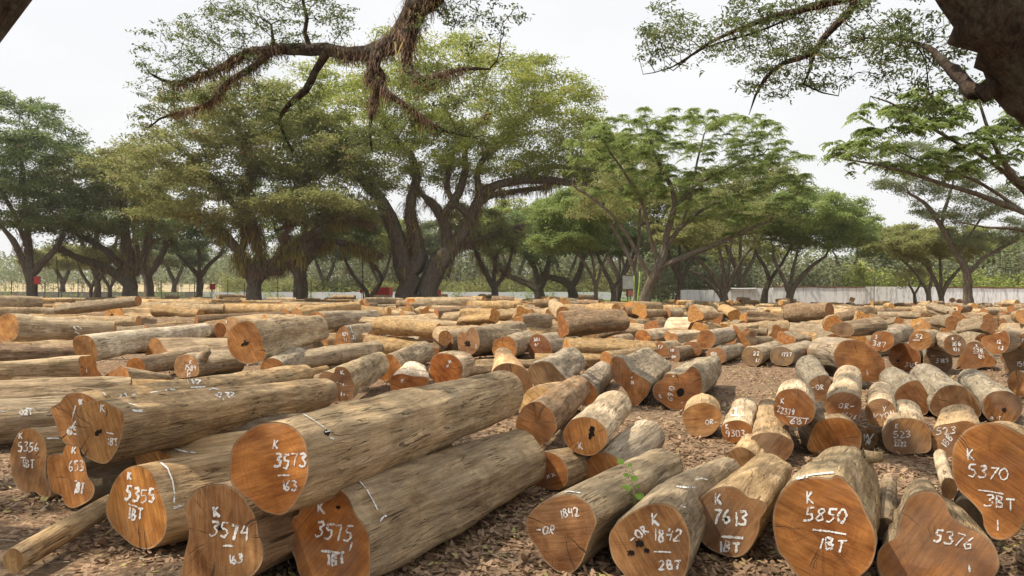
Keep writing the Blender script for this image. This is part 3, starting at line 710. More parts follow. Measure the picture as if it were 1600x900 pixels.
mk_log("short log with white scrawl on its end between the 1526 and 523 logs", Z4,
 [(452,215),(475,180),(520,165),(560,180),(583,215),(580,250),(550,275),(510,283),(470,265)], ('t',520,96), s=.95, zb=.2, ec=(.38,.235,.14), bc=b_pale, marks=[('1/',485,225,20,.7),('YON',512,228,26,.7,-12),('Y',528,198,22)])
mk_log('log with a plain bright orange end and dark underside, below the 1526 log', Z4,
 [(215,360),(240,290),(270,255),(340,245),(400,260),(435,300),(440,340),(430,385),(390,400),(330,402),(280,400),(250,403),(225,385)], ('v',-10,1.2), s=.95, ec=(.46,.235,.09), bc=b_grey)
mk_log("small scribbled log end wedged below the scrawled one, beside the K 523 log", Z4,
 [(440,300),(470,285),(500,310),(505,345),(490,370),(455,380),(435,350)], ('v',-25,.9), ec=(.33,.25,.16), bc=b_tan, marks=[('M/',450,310,28,.7),('N',458,338,22,.8)])
mk_log('log with K 523 on its greyish end, left one of the two 523 logs', Z4,
 [(530,300),(560,260),(620,245),(680,255),(720,290),(728,340),(720,385),(650,395),(590,398),(545,375),(528,340)], ('t',616,174), s=.9, ec=(.36,.225,.125), bc=b_pale,
 marks=[('K',578,268,22),('523',572,300,26,.8),('_',574,332,10,1),('2222',575,345,18,.6)])
mk_log('log with 523 over 1BB on its end, right one of the two 523 logs', Z4,
 [(728,310),(750,280),(810,268),(870,257),(920,275),(935,310),(930,350),(900,390),(840,412),(785,410),(750,395),(730,350)], ('t',836,190), s=.9, ec=(.37,.22,.12), bc=b_tan,
 marks=[('523',748,288,28,.85,-4),('1BB',765,355,30,.6,-52)])
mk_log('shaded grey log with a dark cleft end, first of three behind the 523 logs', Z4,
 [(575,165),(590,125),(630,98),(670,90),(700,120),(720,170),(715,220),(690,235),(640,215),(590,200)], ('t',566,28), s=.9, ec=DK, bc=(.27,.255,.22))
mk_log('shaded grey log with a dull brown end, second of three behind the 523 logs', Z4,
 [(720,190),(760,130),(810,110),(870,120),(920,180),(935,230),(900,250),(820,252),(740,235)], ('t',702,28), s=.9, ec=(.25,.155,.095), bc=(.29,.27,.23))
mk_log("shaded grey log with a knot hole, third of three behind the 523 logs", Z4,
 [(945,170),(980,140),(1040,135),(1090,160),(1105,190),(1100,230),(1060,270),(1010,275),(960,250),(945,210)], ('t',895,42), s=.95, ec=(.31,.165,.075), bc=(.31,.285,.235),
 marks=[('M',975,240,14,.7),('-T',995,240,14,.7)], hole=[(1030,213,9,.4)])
side_log('smooth grey log running out of the picture, right of the three shaded logs', (1592,600), (1700,596), .42, .4, .0, bc=b_dg)
mk_log('thin upright-looking grey log with a dark end, wedged between the 5850 and 5376 logs', Z4,
 [(492,690),(510,665),(545,660),(575,680),(580,715),(560,740),(520,747),(497,725)], ('t',552,482), s=.95, zb=.12, zf=.05, ec=(.10,.085,.07), bc=b_grey)
mk_log('small tan log behind the narrow top of the heart-shaped 5376 log', Z4,
 [(770,520),(790,495),(820,500),(835,530),(830,570),(800,585),(775,565)], ('v',-3,1.2), zb=.3, ec=(.44,.32,.2), bc=b_pale)
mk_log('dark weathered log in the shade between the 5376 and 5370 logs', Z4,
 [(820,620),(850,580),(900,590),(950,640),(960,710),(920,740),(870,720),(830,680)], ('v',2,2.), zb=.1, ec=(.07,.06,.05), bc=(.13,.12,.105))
# stack behind the path, right
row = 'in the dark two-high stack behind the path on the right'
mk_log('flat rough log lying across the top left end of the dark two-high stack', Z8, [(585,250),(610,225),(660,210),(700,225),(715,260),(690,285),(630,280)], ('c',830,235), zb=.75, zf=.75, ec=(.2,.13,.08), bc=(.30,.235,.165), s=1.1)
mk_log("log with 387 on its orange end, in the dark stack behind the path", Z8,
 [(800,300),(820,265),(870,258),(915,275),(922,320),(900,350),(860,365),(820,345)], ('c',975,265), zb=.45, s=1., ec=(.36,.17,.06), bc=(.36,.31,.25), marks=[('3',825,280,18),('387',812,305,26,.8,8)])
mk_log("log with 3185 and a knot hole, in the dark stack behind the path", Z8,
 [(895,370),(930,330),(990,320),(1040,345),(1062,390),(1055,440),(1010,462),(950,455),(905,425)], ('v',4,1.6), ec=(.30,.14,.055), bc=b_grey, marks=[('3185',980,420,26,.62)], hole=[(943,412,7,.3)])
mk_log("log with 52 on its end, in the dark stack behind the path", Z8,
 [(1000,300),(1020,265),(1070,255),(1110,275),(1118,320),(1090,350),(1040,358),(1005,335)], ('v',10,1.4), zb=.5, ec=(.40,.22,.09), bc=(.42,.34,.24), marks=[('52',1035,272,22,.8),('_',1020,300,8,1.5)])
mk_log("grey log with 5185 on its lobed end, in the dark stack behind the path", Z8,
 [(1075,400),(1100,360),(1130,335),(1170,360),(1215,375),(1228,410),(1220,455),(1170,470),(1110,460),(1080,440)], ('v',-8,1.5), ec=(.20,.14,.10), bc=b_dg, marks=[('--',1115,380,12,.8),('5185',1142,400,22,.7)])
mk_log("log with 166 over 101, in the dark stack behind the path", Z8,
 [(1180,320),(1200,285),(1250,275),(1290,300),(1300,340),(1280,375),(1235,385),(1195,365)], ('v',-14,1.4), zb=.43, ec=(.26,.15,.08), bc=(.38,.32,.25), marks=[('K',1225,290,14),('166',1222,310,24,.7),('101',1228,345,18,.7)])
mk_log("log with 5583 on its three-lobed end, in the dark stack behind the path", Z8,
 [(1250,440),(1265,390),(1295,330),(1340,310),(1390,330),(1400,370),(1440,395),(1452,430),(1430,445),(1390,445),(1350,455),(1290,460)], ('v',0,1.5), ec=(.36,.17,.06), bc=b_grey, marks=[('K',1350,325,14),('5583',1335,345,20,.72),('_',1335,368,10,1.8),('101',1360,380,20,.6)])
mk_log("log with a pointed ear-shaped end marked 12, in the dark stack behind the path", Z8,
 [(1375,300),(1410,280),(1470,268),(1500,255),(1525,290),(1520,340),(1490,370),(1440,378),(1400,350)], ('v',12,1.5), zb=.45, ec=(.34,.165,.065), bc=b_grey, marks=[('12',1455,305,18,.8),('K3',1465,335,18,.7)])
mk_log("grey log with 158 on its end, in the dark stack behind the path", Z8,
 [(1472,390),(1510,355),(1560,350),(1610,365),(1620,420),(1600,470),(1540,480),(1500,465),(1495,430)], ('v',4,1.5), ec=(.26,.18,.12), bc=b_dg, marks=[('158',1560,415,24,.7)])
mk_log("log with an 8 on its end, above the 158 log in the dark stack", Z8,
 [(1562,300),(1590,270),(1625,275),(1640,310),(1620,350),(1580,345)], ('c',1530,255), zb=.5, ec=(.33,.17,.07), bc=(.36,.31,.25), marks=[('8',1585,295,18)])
# path, left side
mk_log('grey-ended log at the edge of the path, left one of a pair', Z8, [(130,380),(150,345),(200,345),(235,370),(235,410),(210,438),(160,435),(135,410)], ('c',305,350), ec=(.28,.20,.13), bc=(.38,.32,.24), marks=[('22',190,365,18,.8),('1/',198,400,20,.8)])
mk_log('grey-ended log at the edge of the path, right one of a pair', Z8, [(278,380),(300,345),(350,340),(395,365),(400,400),(375,435),(320,435),(285,415)], ('c',465,350), ec=(.27,.195,.125), bc=(.36,.31,.24), marks=[('1727',335,370,20,.65)])
mk_log('short log with a rusty orange end tucked left of the very thick unmarked log', Z8, [(445,390),(460,350),(500,340),(530,350),(530,400),(490,415),(455,410)], ('v',12,1.4), ec=(.42,.20,.07), bc=b_grey)
mk_log("smooth grey log with a clean orange disc end, raised beside the path", Z7, [(1315,350),(1340,310),(1390,303),(1425,330),(1430,370),(1400,415),(1350,420),(1320,390)], ('c',1520,330), zb=.35, zf=.35, ec=(.42,.21,.075), bc=(.42,.37,.30))
mk_log("grey log with 101 on its orange end, below the clean orange disc", Z7, [(1375,460),(1390,425),(1450,410),(1490,440),(1495,490),(1450,520),(1400,515)], ('c',1570,430), ec=(.42,.21,.08), bc=(.36,.32,.26), marks=[('101',1398,440,18,.8)])
mk_log('log with a star-shaped four-armed orange end, left of the path', Z8, [(85,225),(110,240),(130,260),(165,240),(172,262),(148,290),(168,310),(165,345),(135,340),(112,305),(88,270)], ('y',30,1.), zb=.22, ec=(.40,.20,.08), bc=b_tan, round_=.2)
mk_log('round-ended log half hidden behind the hole log marked 6910', Z7, [(1220,425),(1240,385),(1290,375),(1340,390),(1348,430),(1320,465),(1260,465)], ('y',22,1.6), ec=(.38,.18,.07), bc=b_brn)
mk_log('narrow log with white scrawl, left neighbour of the round end behind the 6910 log', Z7, [(1135,440),(1150,410),(1190,415),(1210,460),(1200,500),(1160,490)], ('y',25,1.5), ec=OB, bc=b_grey, marks=[('KR',1150,420,18,.6),('ON',1160,460,18,.6)])
mk_log('small log with a scribbled end above the fluted +N log', Z7, [(1045,415),(1068,378),(1105,383),(1130,420),(1135,465),(1090,470)], ('y',25,1.5), zb=.05, ec=OB, bc=b_grey, marks=[('T/',1070,400,22,.7)])
mk_log("pale log with white dabs on its round end, right of the many-armed end", Z7, [(710,450),(725,415),(780,400),(820,425),(828,462),(790,485),(725,480)], ('y',20,.9), ec=(.40,.24,.12), bc=b_pale, marks=[('..K',730,420,26,.8),('.B',750,450,22,.8)])
mk_log('log with a many-armed end and a star-shaped rotten hole', Z7, [(535,430),(560,400),(560,355),(600,365),(640,370),(690,355),(700,380),(680,430),(660,480),(610,497),(570,480),(560,455)], ('y',12,1.5), ec=(.42,.215,.085), bc=b_tan, round_=.3, marks=[('OZ',610,385,20,.8)], hole=[(597,440,15,1.5)])
mk_log('log with a deep red-brown end marked 381, its grey trunk running right', Z7, [(260,390),(290,335),(340,330),(380,360),(405,410),(400,450),(340,470),(290,475),(262,440)], ('c',530,385), s=.9, ec=(.32,.125,.045), bc=(.40,.36,.30), marks=[('381',295,352,20,.6),('1/',300,385,18,.8)])
side_log('short grey-white log just left of the deep red-brown end marked 381', (788,545), (822,532), .58, .55, .05, bc=(.44,.37,.28))
mk_log('small round-ended log right of the many-armed end, behind the pale dabbed log', Z7, [(735,375),(760,345),(800,345),(830,375),(830,405),(770,400)], ('y',25,1.6), zb=.1, ec=OB, bc=b_grey)
mk_log('dark small log with white speckled end right of the pale dabbed log', Z7, [(832,410),(850,382),(885,388),(895,420),(880,440),(840,440)], ('y',20,1.6), zb=.05, ec=(.28,.15,.07), bc=b_grey, marks=[('..',850,395,16)])
mk_log('log with a fresh orange dome-shaped end above the +N log', Z7, [(928,345),(945,310),(985,303),(1015,325),(1028,360),(1000,378),(950,375)], ('y',30,2.), zb=.15, ec=OR, bc=b_pale)
mk_log('log with a forked orange end above the 6910 log', Z7, [(1112,345),(1125,308),(1150,320),(1190,330),(1192,375),(1180,388),(1130,375)], ('y',35,2.), zb=.15, ec=(.50,.27,.11), bc=b_pale, round_=.3)
mk_log("big pale log with a bright orange disc end, in the middle of the far rows", Z7, [(195,205),(210,175),(250,168),(270,205),(262,250),(225,262),(200,245)], ('c',520,232,), zb=.3, zf=.3, ec=(.52,.28,.09), bc=(.60,.46,.28), lmax=5)
mk_log("log with one white dab on its end, right of the big pale disc-ended log", Z7, [(548,262),(555,225),(575,205),(598,215),(602,245),(585,272),(560,290)], ('c',780,225), zb=.25, ec=(.48,.22,.07), bc=(.46,.38,.27), marks=[('|',565,225,20)], lmax=5)
mk_log('log split into a dark wedge, lying between two orange-ended logs in the middle rows', Z7, [(350,300),(365,275),(400,262),(440,268),(470,300),(440,318),(390,318)], ('c',540,250), zb=.2, zf=.35, ec=(.30,.19,.11), bc=(.45,.36,.25), s=.45)
mk_log('rough pale log with a faceted dull end above the many-armed end', Z7, [(600,345),(610,310),(650,298),(690,310),(700,345),(660,362)], ('c',820,290), zb=.2, ec=(.38,.29,.18), bc=(.55,.45,.31))
mk_log('log with a wide orange slanting end in the rows left of the young tree', Z7, [(755,270),(775,240),(810,222),(838,240),(835,265),(800,272)], ('y',40,2.), zb=.2, ec=(.48,.24,.09), bc=b_tan)
mk_log('log whose upright orange butt sticks up beside the path rows, right of the young tree', Z7, [(1255,320),(1265,280),(1290,245),(1335,220),(1355,265),(1350,300),(1310,320)], ('y',-55,1.), zb=.2, ec=(.50,.27,.12), bc=b_pale, round_=.2)
# left, middle distance
side_log('thick tan log at the very left edge, highest of the far left stack', (-30,474), (58,473), .72, .62, .72, bc=(.42,.34,.235), ec=OR)
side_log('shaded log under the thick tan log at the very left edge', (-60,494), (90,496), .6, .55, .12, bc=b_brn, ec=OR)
mk_log("long smooth orange-ended log above the dark brown weathered log at the left edge", ZP,
 [(-8,510),(0,495),(14,489),(26,496),(29,512),(25,528),(12,534),(-2,530)], ('c',180,513), s=.55, zb=.45, zf=.55, ec=(.50,.28,.10), bc=(.42,.35,.25), marks=[], side=[[(115,510),(120,516)],[(120,509),(128,514)],[(117,518),(125,522)]])
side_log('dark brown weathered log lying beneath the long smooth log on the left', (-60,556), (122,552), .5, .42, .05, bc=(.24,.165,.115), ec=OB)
mk_log('mottled bleached log running away to the right from its keyhole-shaped end, on the left', Z5,
 [(455,395),(470,345),(530,335),(580,360),(605,420),(605,480),(570,505),(520,490),(480,460)], ('c',325,514,0), s=.75, zb=.32, zf=.4, ec=(.46,.28,.13), bc=(.60,.54,.44), lmax=7)
mk_log('log with a tall flared orange foot-shaped end in the left middle, trunk going off left', Z5,
 [(495,475),(540,465),(590,460),(600,500),(610,550),(645,600),(645,650),(560,652),(520,610),(495,560)], ('c',-60,590,0), s=.8, ec=(.50,.26,.10), bc=(.52,.42,.28), lmax=5, round_=.2, marks=[('|',535,545,26)])
mk_log("log with an orange root flare and thin stem, right of the foot-shaped end", Z5,
 [(648,595),(720,545),(760,528),(800,560),(805,640),(720,655),(655,652)], ('c',262,590,0), s=.3, ec=(.52,.28,.11), bc=(.42,.33,.22))
mk_log('log with a boot-shaped orange end turned left, under the mottled bleached log', Z5,
 [(905,480),(935,365),(985,355),(1020,400),(1050,435),(1105,460),(1050,475),(980,485),(930,492)], ('c',378,544,0), s=.8, zb=.15, ec=(.47,.25,.10), bc=(.43,.34,.24))
mk_log("log with K 1584 on its pale end and a cut branch stub", Z5,
 [(1090,520),(1110,470),(1160,455),(1210,470),(1240,520),(1240,580),(1190,598),(1120,600),(1095,570)], ('c',368,569,0), s=.85, ec=(.40,.25,.14), bc=(.40,.34,.26), marks=[('K',1185,490,22),('1584',1158,515,34,.5,8),('/',1170,545,26),('15',1165,570,24,.7)], stub=(1262,478,.2,.09,.6,.6))
side_log('plain log lying behind the K 1584 log and pointing at the boot-shaped end', (212,574), (322,552), .36, .4, .08, bc=(.36,.28,.2))
mk_log("large tilted log with a dark cross-shaped split in its orange end", ZP,
 [(355,535),(360,515),(375,504),(392,502),(402,512),(408,525),(411,540),(416,552),(412,562),(402,566),(388,569),(374,565),(361,553)],
 ('c',496,512), s=.82, zb=.33, zf=.45, ec=(.44,.215,.07), bc=(.46,.37,.25), hole=[(383,537,5,1.5)], round_=.4)
side_log('smooth grey-tan log lying behind the log with the cross-shaped split', (496,502), (584,496), .62, .6, .35, bc=(.42,.36,.28))
mk_log('log with a brown slanting end above the smooth grey-tan log', Z6, [(245,215),(262,165),(290,150),(320,165),(335,205),(300,222)], ('c',520,490,0) if 0 else ('c',600,165), zb=.3, zf=.3, s=.6, ec=(.42,.22,.09), bc=(.50,.40,.27), lmax=6)
mk_log("log with 101 on its narrow end and a white line round its trunk", Z6,
 [(570,400),(580,330),(610,285),(640,280),(665,330),(668,380),(650,410),(600,418)], ('c',815,300), zb=.15, zf=.2, s=.95, ec=(.46,.25,.10), bc=(.44,.38,.29), marks=[('101',615,315,24,.6),('11',625,350,22,.7)], side=[[(665,275),(675,300),(690,355)],[(672,358),(704,356)]])
mk_log('small ragged orange end just left of the log with the white line round it', Z6, [(465,345),(490,320),(520,340),(532,390),(520,415),(495,385)], ('y',55,1.6), zb=.15, ec=(.47,.25,.1), bc=b_tan)
mk_log("log with 3515 over 101 on its rounded end", Z6,
 [(770,350),(790,310),(830,300),(870,320),(910,360),(905,400),(870,418),(800,412),(775,385)], ('c',1050,248), zb=.1, s=.6, ec=(.45,.235,.085), bc=(.42,.36,.28), marks=[('3515',845,330,20,.5),('101',850,360,18,.5),('|',810,330,24)])
mk_log("log with 3514 over 51 on its shoe-shaped end", Z6,
 [(925,340),(940,295),(980,283),(1010,320),(1040,355),(1090,360),(1095,380),(1040,398),(960,408),(930,390)], ('c',1150,265), zb=.1, s=.7, ec=(.45,.23,.085), bc=(.40,.34,.26), marks=[('3514',955,305,20,.5,6),('51',975,345,18,.6)])
side_log('smooth brown log lying right of the shoe-shaped written end', (665,535), (692,515), .42, .36, .12, bc=(.38,.31,.235))
mk_log('log with a lobed brown end covered in white dabs and a K, centre left', Z6,
 [(480,580),(520,560),(565,570),(580,535),(630,535),(670,570),(680,610),(700,650),(690,700),(680,735),(600,748),(565,755),(540,710),(500,660),(470,620)],
 ('c',845,510), zb=.12, zf=.15, s=.85, ec=(.30,.175,.095), bc=(.45,.37,.25), round_=.35, marks=[('K',608,555,28,.8),('..',505,588,24,.9),('-.-+-',585,615,26,.5,18),('|+.',608,690,30,.6)])
mk_log('flayed pinkish-white log with a K on its flat orange end', Z6,
 [(918,650),(925,600),(980,575),(1060,590),(1150,600),(1155,640),(1100,690),(980,700),(925,690)], ('t',1095,432), s=.85, ec=(.46,.19,.055), bc=(.72,.62,.52), lmax=2.2, marks=[('K',985,610,24,.8)])
mk_log('bright orange round end with two white crosses, right beside the flayed pinkish-white log', Z6,
 [(1168,520),(1185,470),(1230,448),(1290,452),(1340,480),(1372,530),(1365,590),(1330,625),(1270,640),(1200,630),(1172,580)], ('y',16,.8), zb=.1, ec=(.56,.20,.035), bc=(.62,.5,.36), marks=[('x',1282,486,26,.8),('x',1268,515,26,.8)])
mk_log('dark log with a rotten pit and a mitten-shaped end, left of the peach cone-shaped log', Z6,
 [(1340,330),(1370,310),(1390,320),(1430,285),(1470,330),(1475,400),(1450,440),(1400,470),(1360,470),(1345,420)], ('y',40,1.8), zb=.05, ec=(.28,.16,.09), bc=b_dark, hole=[(1400,388,16,1.3)], marks=[('|',1450,385,30)])
side_log('long plain log behind the log with the cross-shaped split, pointing at the lobed end', (452,566), (588,546), .4, .42, .05, bc=(.41,.34,.25))
side_log('plain brown log lying behind the lobed end with white dabs', (606,575), (662,550), .5, .5, .0, bc=(.37,.31,.23))
side_log('dark log lying between the log with the cross-shaped split and the written ends', (445,552), (510,532), .4, .4, .0, bc=(.28,.235,.18))
side_log('broken log with a peaked grey top in front of the dark log, centre left', (425,578), (465,560), .42, .46, .05, bc=(.40,.36,.29))
side_log('long winding log crossing behind the left pile from the left edge', (-60,622), (205,612), .42, .40, .10, bc=(.42,.335,.235), bend=.3)
side_log('log with 021 in white near the left edge, behind the 5356 log', (-70,664), (120,650), .52, .5, .0, .0, bc=(.40,.335,.25), marks=[('021',31,641,7,.8)], side=[[(0,642),(7,643)],[(40,638),(54,640)]])
mk_log('log with a bright orange butt lying across the far left rows', Z5, [(963,215),(970,182),(990,174),(1004,190),(1006,230),(998,255),(975,255)], ('c',1480,215), zb=.3, zf=.3, s=.9, ec=(.54,.31,.12), bc=(.62,.44,.24), lmax=6)
mk_log('log with a shapeless bright orange end and a dark cavity in the far left rows', Z5, [(652,200),(680,168),(760,165),(775,205),(822,220),(825,255),(780,280),(720,275),(680,250)], ('y',60,1.4), zb=.25, ec=(.56,.32,.12), bc=b_gold, hole=[(700,215,12,.6)], round_=.2)
mk_log('round orange end next to the big cross-split log, in the row just behind it', Z5, [(1490,215),(1505,175),(1540,160),(1575,185),(1580,225),(1550,245),(1510,240)], ('y',35,1.6), zb=.3, ec=(.47,.24,.10), bc=b_tan)
mk_log('pair of fused pale ends painted with white scrawl, left of the cross-split log', Z5, [(1335,270),(1350,245),(1390,240),(1430,220),(1475,225),(1500,260),(1480,310),(1430,345),(1370,340),(1340,320)], ('y',30,1.6), zb=.2, ec=(.46,.30,.18), bc=b_tan, marks=[('||',1355,300,30,.5),('|',1410,240,20)])
# the little heap of six logs in the middle
k = 0
for nm, ol in (('top left', [(1020,180),(1022,120),(1050,105),(1078,118),(1082,165),(1055,185)]), ('top right', [(1110,155),(1115,110),(1140,97),(1163,112),(1166,150),(1140,168)]),
               ('bottom left', [(985,215),(990,180),(1020,165),(1050,180),(1052,215),(1020,228)]), ('middle of the bottom', [(1062,215),(1072,180),(1100,168),(1132,185),(1136,222),(1100,230)]),
               ('second from the bottom right', [(1140,220),(1150,175),(1175,158),(1205,175),(1206,225),(1180,245)]), ('bottom right', [(1210,205),(1215,175),(1240,163),(1268,180),(1270,212),(1240,218)])):
    mk_log('log %s of the heap of six orange ends' % nm, Z6, ol, ('y',66 if k != 1 else 74, 3.4 if k == 1 else 2.4), zb=.42 if k < 2 else .02, ec=(.50,.25,.09), bc=(.48,.38,.25)); k += 1
mk_log('log with a lobed orange end and a pinhole, right of the small heap of six', Z6, [(1365,270),(1375,215),(1410,208),(1440,215),(1460,250),(1455,275),(1430,290),(1390,280)], ('y',70,2.6), zb=.1, ec=(.52,.27,.09), bc=(.60,.47,.27), round_=.2)
# ------------------------------------------------------------------ the far rows of logs
HA = np.array(HAND)
def seg_clear(x0, y0, x1, y1, r):
    for t in (0, .25, .5, .75, 1):
        px_, py_ = x0+(x1-x0)*t, y0+(y1-y0)*t
        ax, ay, bx, by = HA[:, 0], HA[:, 1], HA[:, 2], HA[:, 3]
        dx, dy = bx-ax, by-ay; q = np.clip(((px_-ax)*dx+(py_-ay)*dy)/(dx*dx+dy*dy+1e-6), 0, 1)
        if np.min(np.hypot(px_-ax-q*dx, py_-ay-q*dy)-HA[:, 4]) < r*.9: return False
    return True
TEMPL = []
for k in range(16):
    n = 24; rr = random.Random(k); th = np.linspace(0, 2*math.pi, n, endpoint=False)
    lob = [.03, 0, .08, .12, .24, .16, 0, .1, .3, .05, .1, .2, .02, .22, .04, .1][k]
    kk = np.array([1+.16*noise.noise(Vector((math.cos(t)*1.3+k*5, math.sin(t)*1.3, 1)))+lob*math.cos(t*(2+k % 3)+k) for t in th])
    near = np.stack([np.cos(th)*kk, np.zeros(n), np.sin(th)*kk], axis=1)
    kf = .85*(1+kk)/2; fo = np.stack([np.cos(th)*kf, np.sin(th)*kf], axis=1)
    Lr = [9, 6, 7.5, 11, 5, 8, 13, 10, 6.5, 9.5, 12, 7, 8.5, 5.5, 14, 10][k]
    V, Fc, caps = log_geometry(near, fo, Lr, k*2.3, 9, 1.7, rr.uniform(-.5, .5))
    bm_ = bpy.data.meshes.new('log'); bm_.from_pydata([tuple(map(float, v)) for v in V], [], [tuple(map(int, f)) for f in Fc]); bm_.materials.append(M_BODY)
    bm_.polygons.foreach_set('use_smooth', np.ones(len(bm_.polygons), dtype=bool))
    cms = []
    for cvv, cf, rim in caps:
        cm = bpy.data.meshes.new('cut_face'); cm.from_pydata([tuple(map(float, v)) for v in cvv], [], [tuple(map(int, f)) for f in cf]); cm.materials.append(M_END)
        fattr(cm, 'rim', rim); cms.append(cm)
    nV = len(V); kc = len(caps[0][0]); A = []; 
    # light version for the mass of far logs: body plus one ring-less fan each end
    step = 2; idx = list(range(0, n, step)); rows_ = [0, 4, 8]
    lv = [V[r*n+i] for r in rows_ for i in idx]+[V[:n].mean(axis=0), V[-n:].mean(axis=0)]; m = len(idx)
    lf = [(r*m+i, r*m+(i+1) % m, (r+1)*m+(i+1) % m, (r+1)*m+i) for r in range(2) for i in range(m)]
    c0_, c1_ = 3*m, 3*m+1
    ring0 = [V[i] for i in idx]; ring1 = [V[8*n+i] for i in idx]
    ev = ring0+[V[:n].mean(axis=0)]+ring1+[V[-n:].mean(axis=0)]
    ef = [(i, m, m, (i+1) % m) for i in range(m)]
    et = [(i, m, (i+1) % m) for i in range(m)]+[(m+1+i, 2*m+1, m+1+(i+1) % m)[::-1] for i in range(m)]
    TEMPL.append(dict(L=Lr, body=bm_, caps=cms, lv=np.array(lv[:-2]), lf=np.array(lf), ev=np.array(ev), et=np.array(et)))
fr = random.Random(21); PLACE = []
d = 12.6; row_i = 0
while d < 92:
    W = .68*d+4; x = -W
    while x < W:
        u = x/d                                # photo column
        if u < -.18: yaw = fr.gauss(56, 36); Lg = fr.uniform(1.8, 4.8); rad = fr.uniform(.13, .33)
        elif u < .12: yaw = fr.gauss(38, 30); Lg = fr.uniform(1.4, 3.2); rad = fr.uniform(.16, .34)
        else: yaw = fr.gauss(35, 38) if u < .35 else math.degrees(math.atan(u))+fr.gauss(0, 34); Lg = fr.uniform(1., 2.4); rad = fr.uniform(.13, .32)*(1 if d < 50 else .85)
        if d < 18.6: rad = fr.uniform(.11, .2); Lg = min(Lg, fr.uniform(1., 2.2))
        if fr.random() < .16: yaw += fr.uniform(50, 110)
        sy, cy = math.sin(R(yaw)), math.cos(R(yaw))
        y = d+fr.uniform(-.5, .5)
        if not (d < 18.6 and (u > .13 or u < -.75)) and not (d > 78 and u > .1) and not (d < 19.3 and u > .2):
            x1, y1 = x+sy*Lg, y+cy*Lg
            if d > 26 or seg_clear(x, y, x1, y1, rad):
                z = rad*.97; PLACE.append((x, y, z, yaw, Lg, rad))
                if d > 18.6 and fr.random() < (.55 if u < .1 else .5)*(1. if d < 40 else (.5 if u < .1 else .2)): PLACE.append((x+fr.uniform(-.2, .5), y+fr.uniform(.1, .5), z+rad*1.75, yaw+fr.gauss(0, 9), Lg*fr.uniform(.6, 1), rad*fr.uniform(.7, 1)))
        x += max(.45, abs(sy)*Lg+abs(cy)*rad*2.1)*fr.uniform(.82, 1.12)
    d += 1.3+d*.014; row_i += 1
PLACE.sort(key=lambda p: p[1])
def in_view(p): return abs(p[0]+math.sin(R(p[3]))*p[4]*.5)/p[1] < .66
N_IND = 298-len(HAND)
COLS = [('pale', (.66, .51, .33), (.56, .31, .12)), ('tan', (.48, .36, .22), (.52, .25, .08)), ('golden', (.62, .43, .22), (.58, .31, .10)),
        ('grey', (.40, .335, .25), (.40, .20, .08)), ('brown', (.33, .23, .15), (.42, .19, .07))]
MARKS_AT = [(150, 'at the far left'), (270, 'before the fern-hung leaning trunks'), (430, 'before the tree forking low'), (560, 'before the squat dark trunk'),
            (720, 'before the great twin-trunked rain tree'), (850, 'before the tree with sideways boughs'), (960, 'left of the young tree'), (1065, 'round the young tree'),
            (1180, 'before the left end of the white wall'), (1330, 'before the stained white wall'), (9999, 'behind the dark right-hand stack')]
used = {}
ind, rest = [], []
for p in PLACE: (ind if in_view(p) and len(ind) < N_IND else rest).append(p)
# a short count so that each one can be found: its rank from the left among its like
recs = []
for p in ind:
    k = fr.randrange(16); ci = fr.choices(range(5), weights=[4, 3, 5, 1, 2] if p[0] < .15*p[1] else [3, 2, 2, 4, 2])[0]
    u = 800+F*(p[0]+math.sin(R(p[3]))*p[4]*.5)/p[1]
    place = next(t for lim, t in MARKS_AT if u < lim)
    size = 'thick' if p[5] > .27 else ('slim' if p[5] < .2 else 'middling'); ln = 'long' if p[4] > 3.1 else 'short'
    lay = 'lying on other logs' if p[2] > p[5]*1.3 else 'on the ground'
    recs.append((p, k, ci, place, size, ln, lay, u))
groups_ = {}
for i, r_ in enumerate(recs): groups_.setdefault((r_[2], r_[3], r_[4], r_[5], r_[6]), []).append(i)
ORD = ['first', 'second', 'third', 'fourth', 'fifth', 'sixth', 'seventh', 'eighth', 'ninth', 'tenth']
labs = {}
for key, ids in groups_.items():
    ids.sort(key=lambda i: recs[i][7])
    for j, i in enumerate(ids):
        c_, pl, sz, ln, lay = COLS[key[0]][0], key[1], key[2], key[3], key[4]
        labs[i] = '%s %s %s log %s %s' % (sz, ln, c_, lay, pl) if len(ids) == 1 else '%s from left, %s %s %s log %s' % (ORD[min(j, 9)], sz, ln, c_, pl)
for i, (p, k, ci, place, size, ln, lay, u) in enumerate(recs):
    T = TEMPL[k]; o = bpy.data.objects.new('log', T['body']); C.objects.link(o)
    o.location = p[:3]; o.rotation_euler = (R(fr.gauss(0, 2.2) if p[2] < p[5]*1.3 else fr.gauss(0, 7)), 0, -R(p[3])); s_ = p[5]; o.scale = (s_, p[4]/T['L'], s_*.95)
    j = 1+fr.uniform(-.12, .12); o.color = tuple(min(.85, c_*j) for c_ in COLS[ci][1])+(1,)
    j = 1+fr.uniform(-.15, .15); ecol = tuple(c_*j for c_ in COLS[ci][2])+(1,)
    tag(o, labs[i], 'log', 'cut logs laid out in the log yard')
    for cm in T['caps']:
        e = bpy.data.objects.new('cut_face', cm); C.objects.link(e); e.parent = o; e.color = ecol
BV, BF, BC, EV, EF, EC = [], [], [], [], [], []; nb = ne = 0
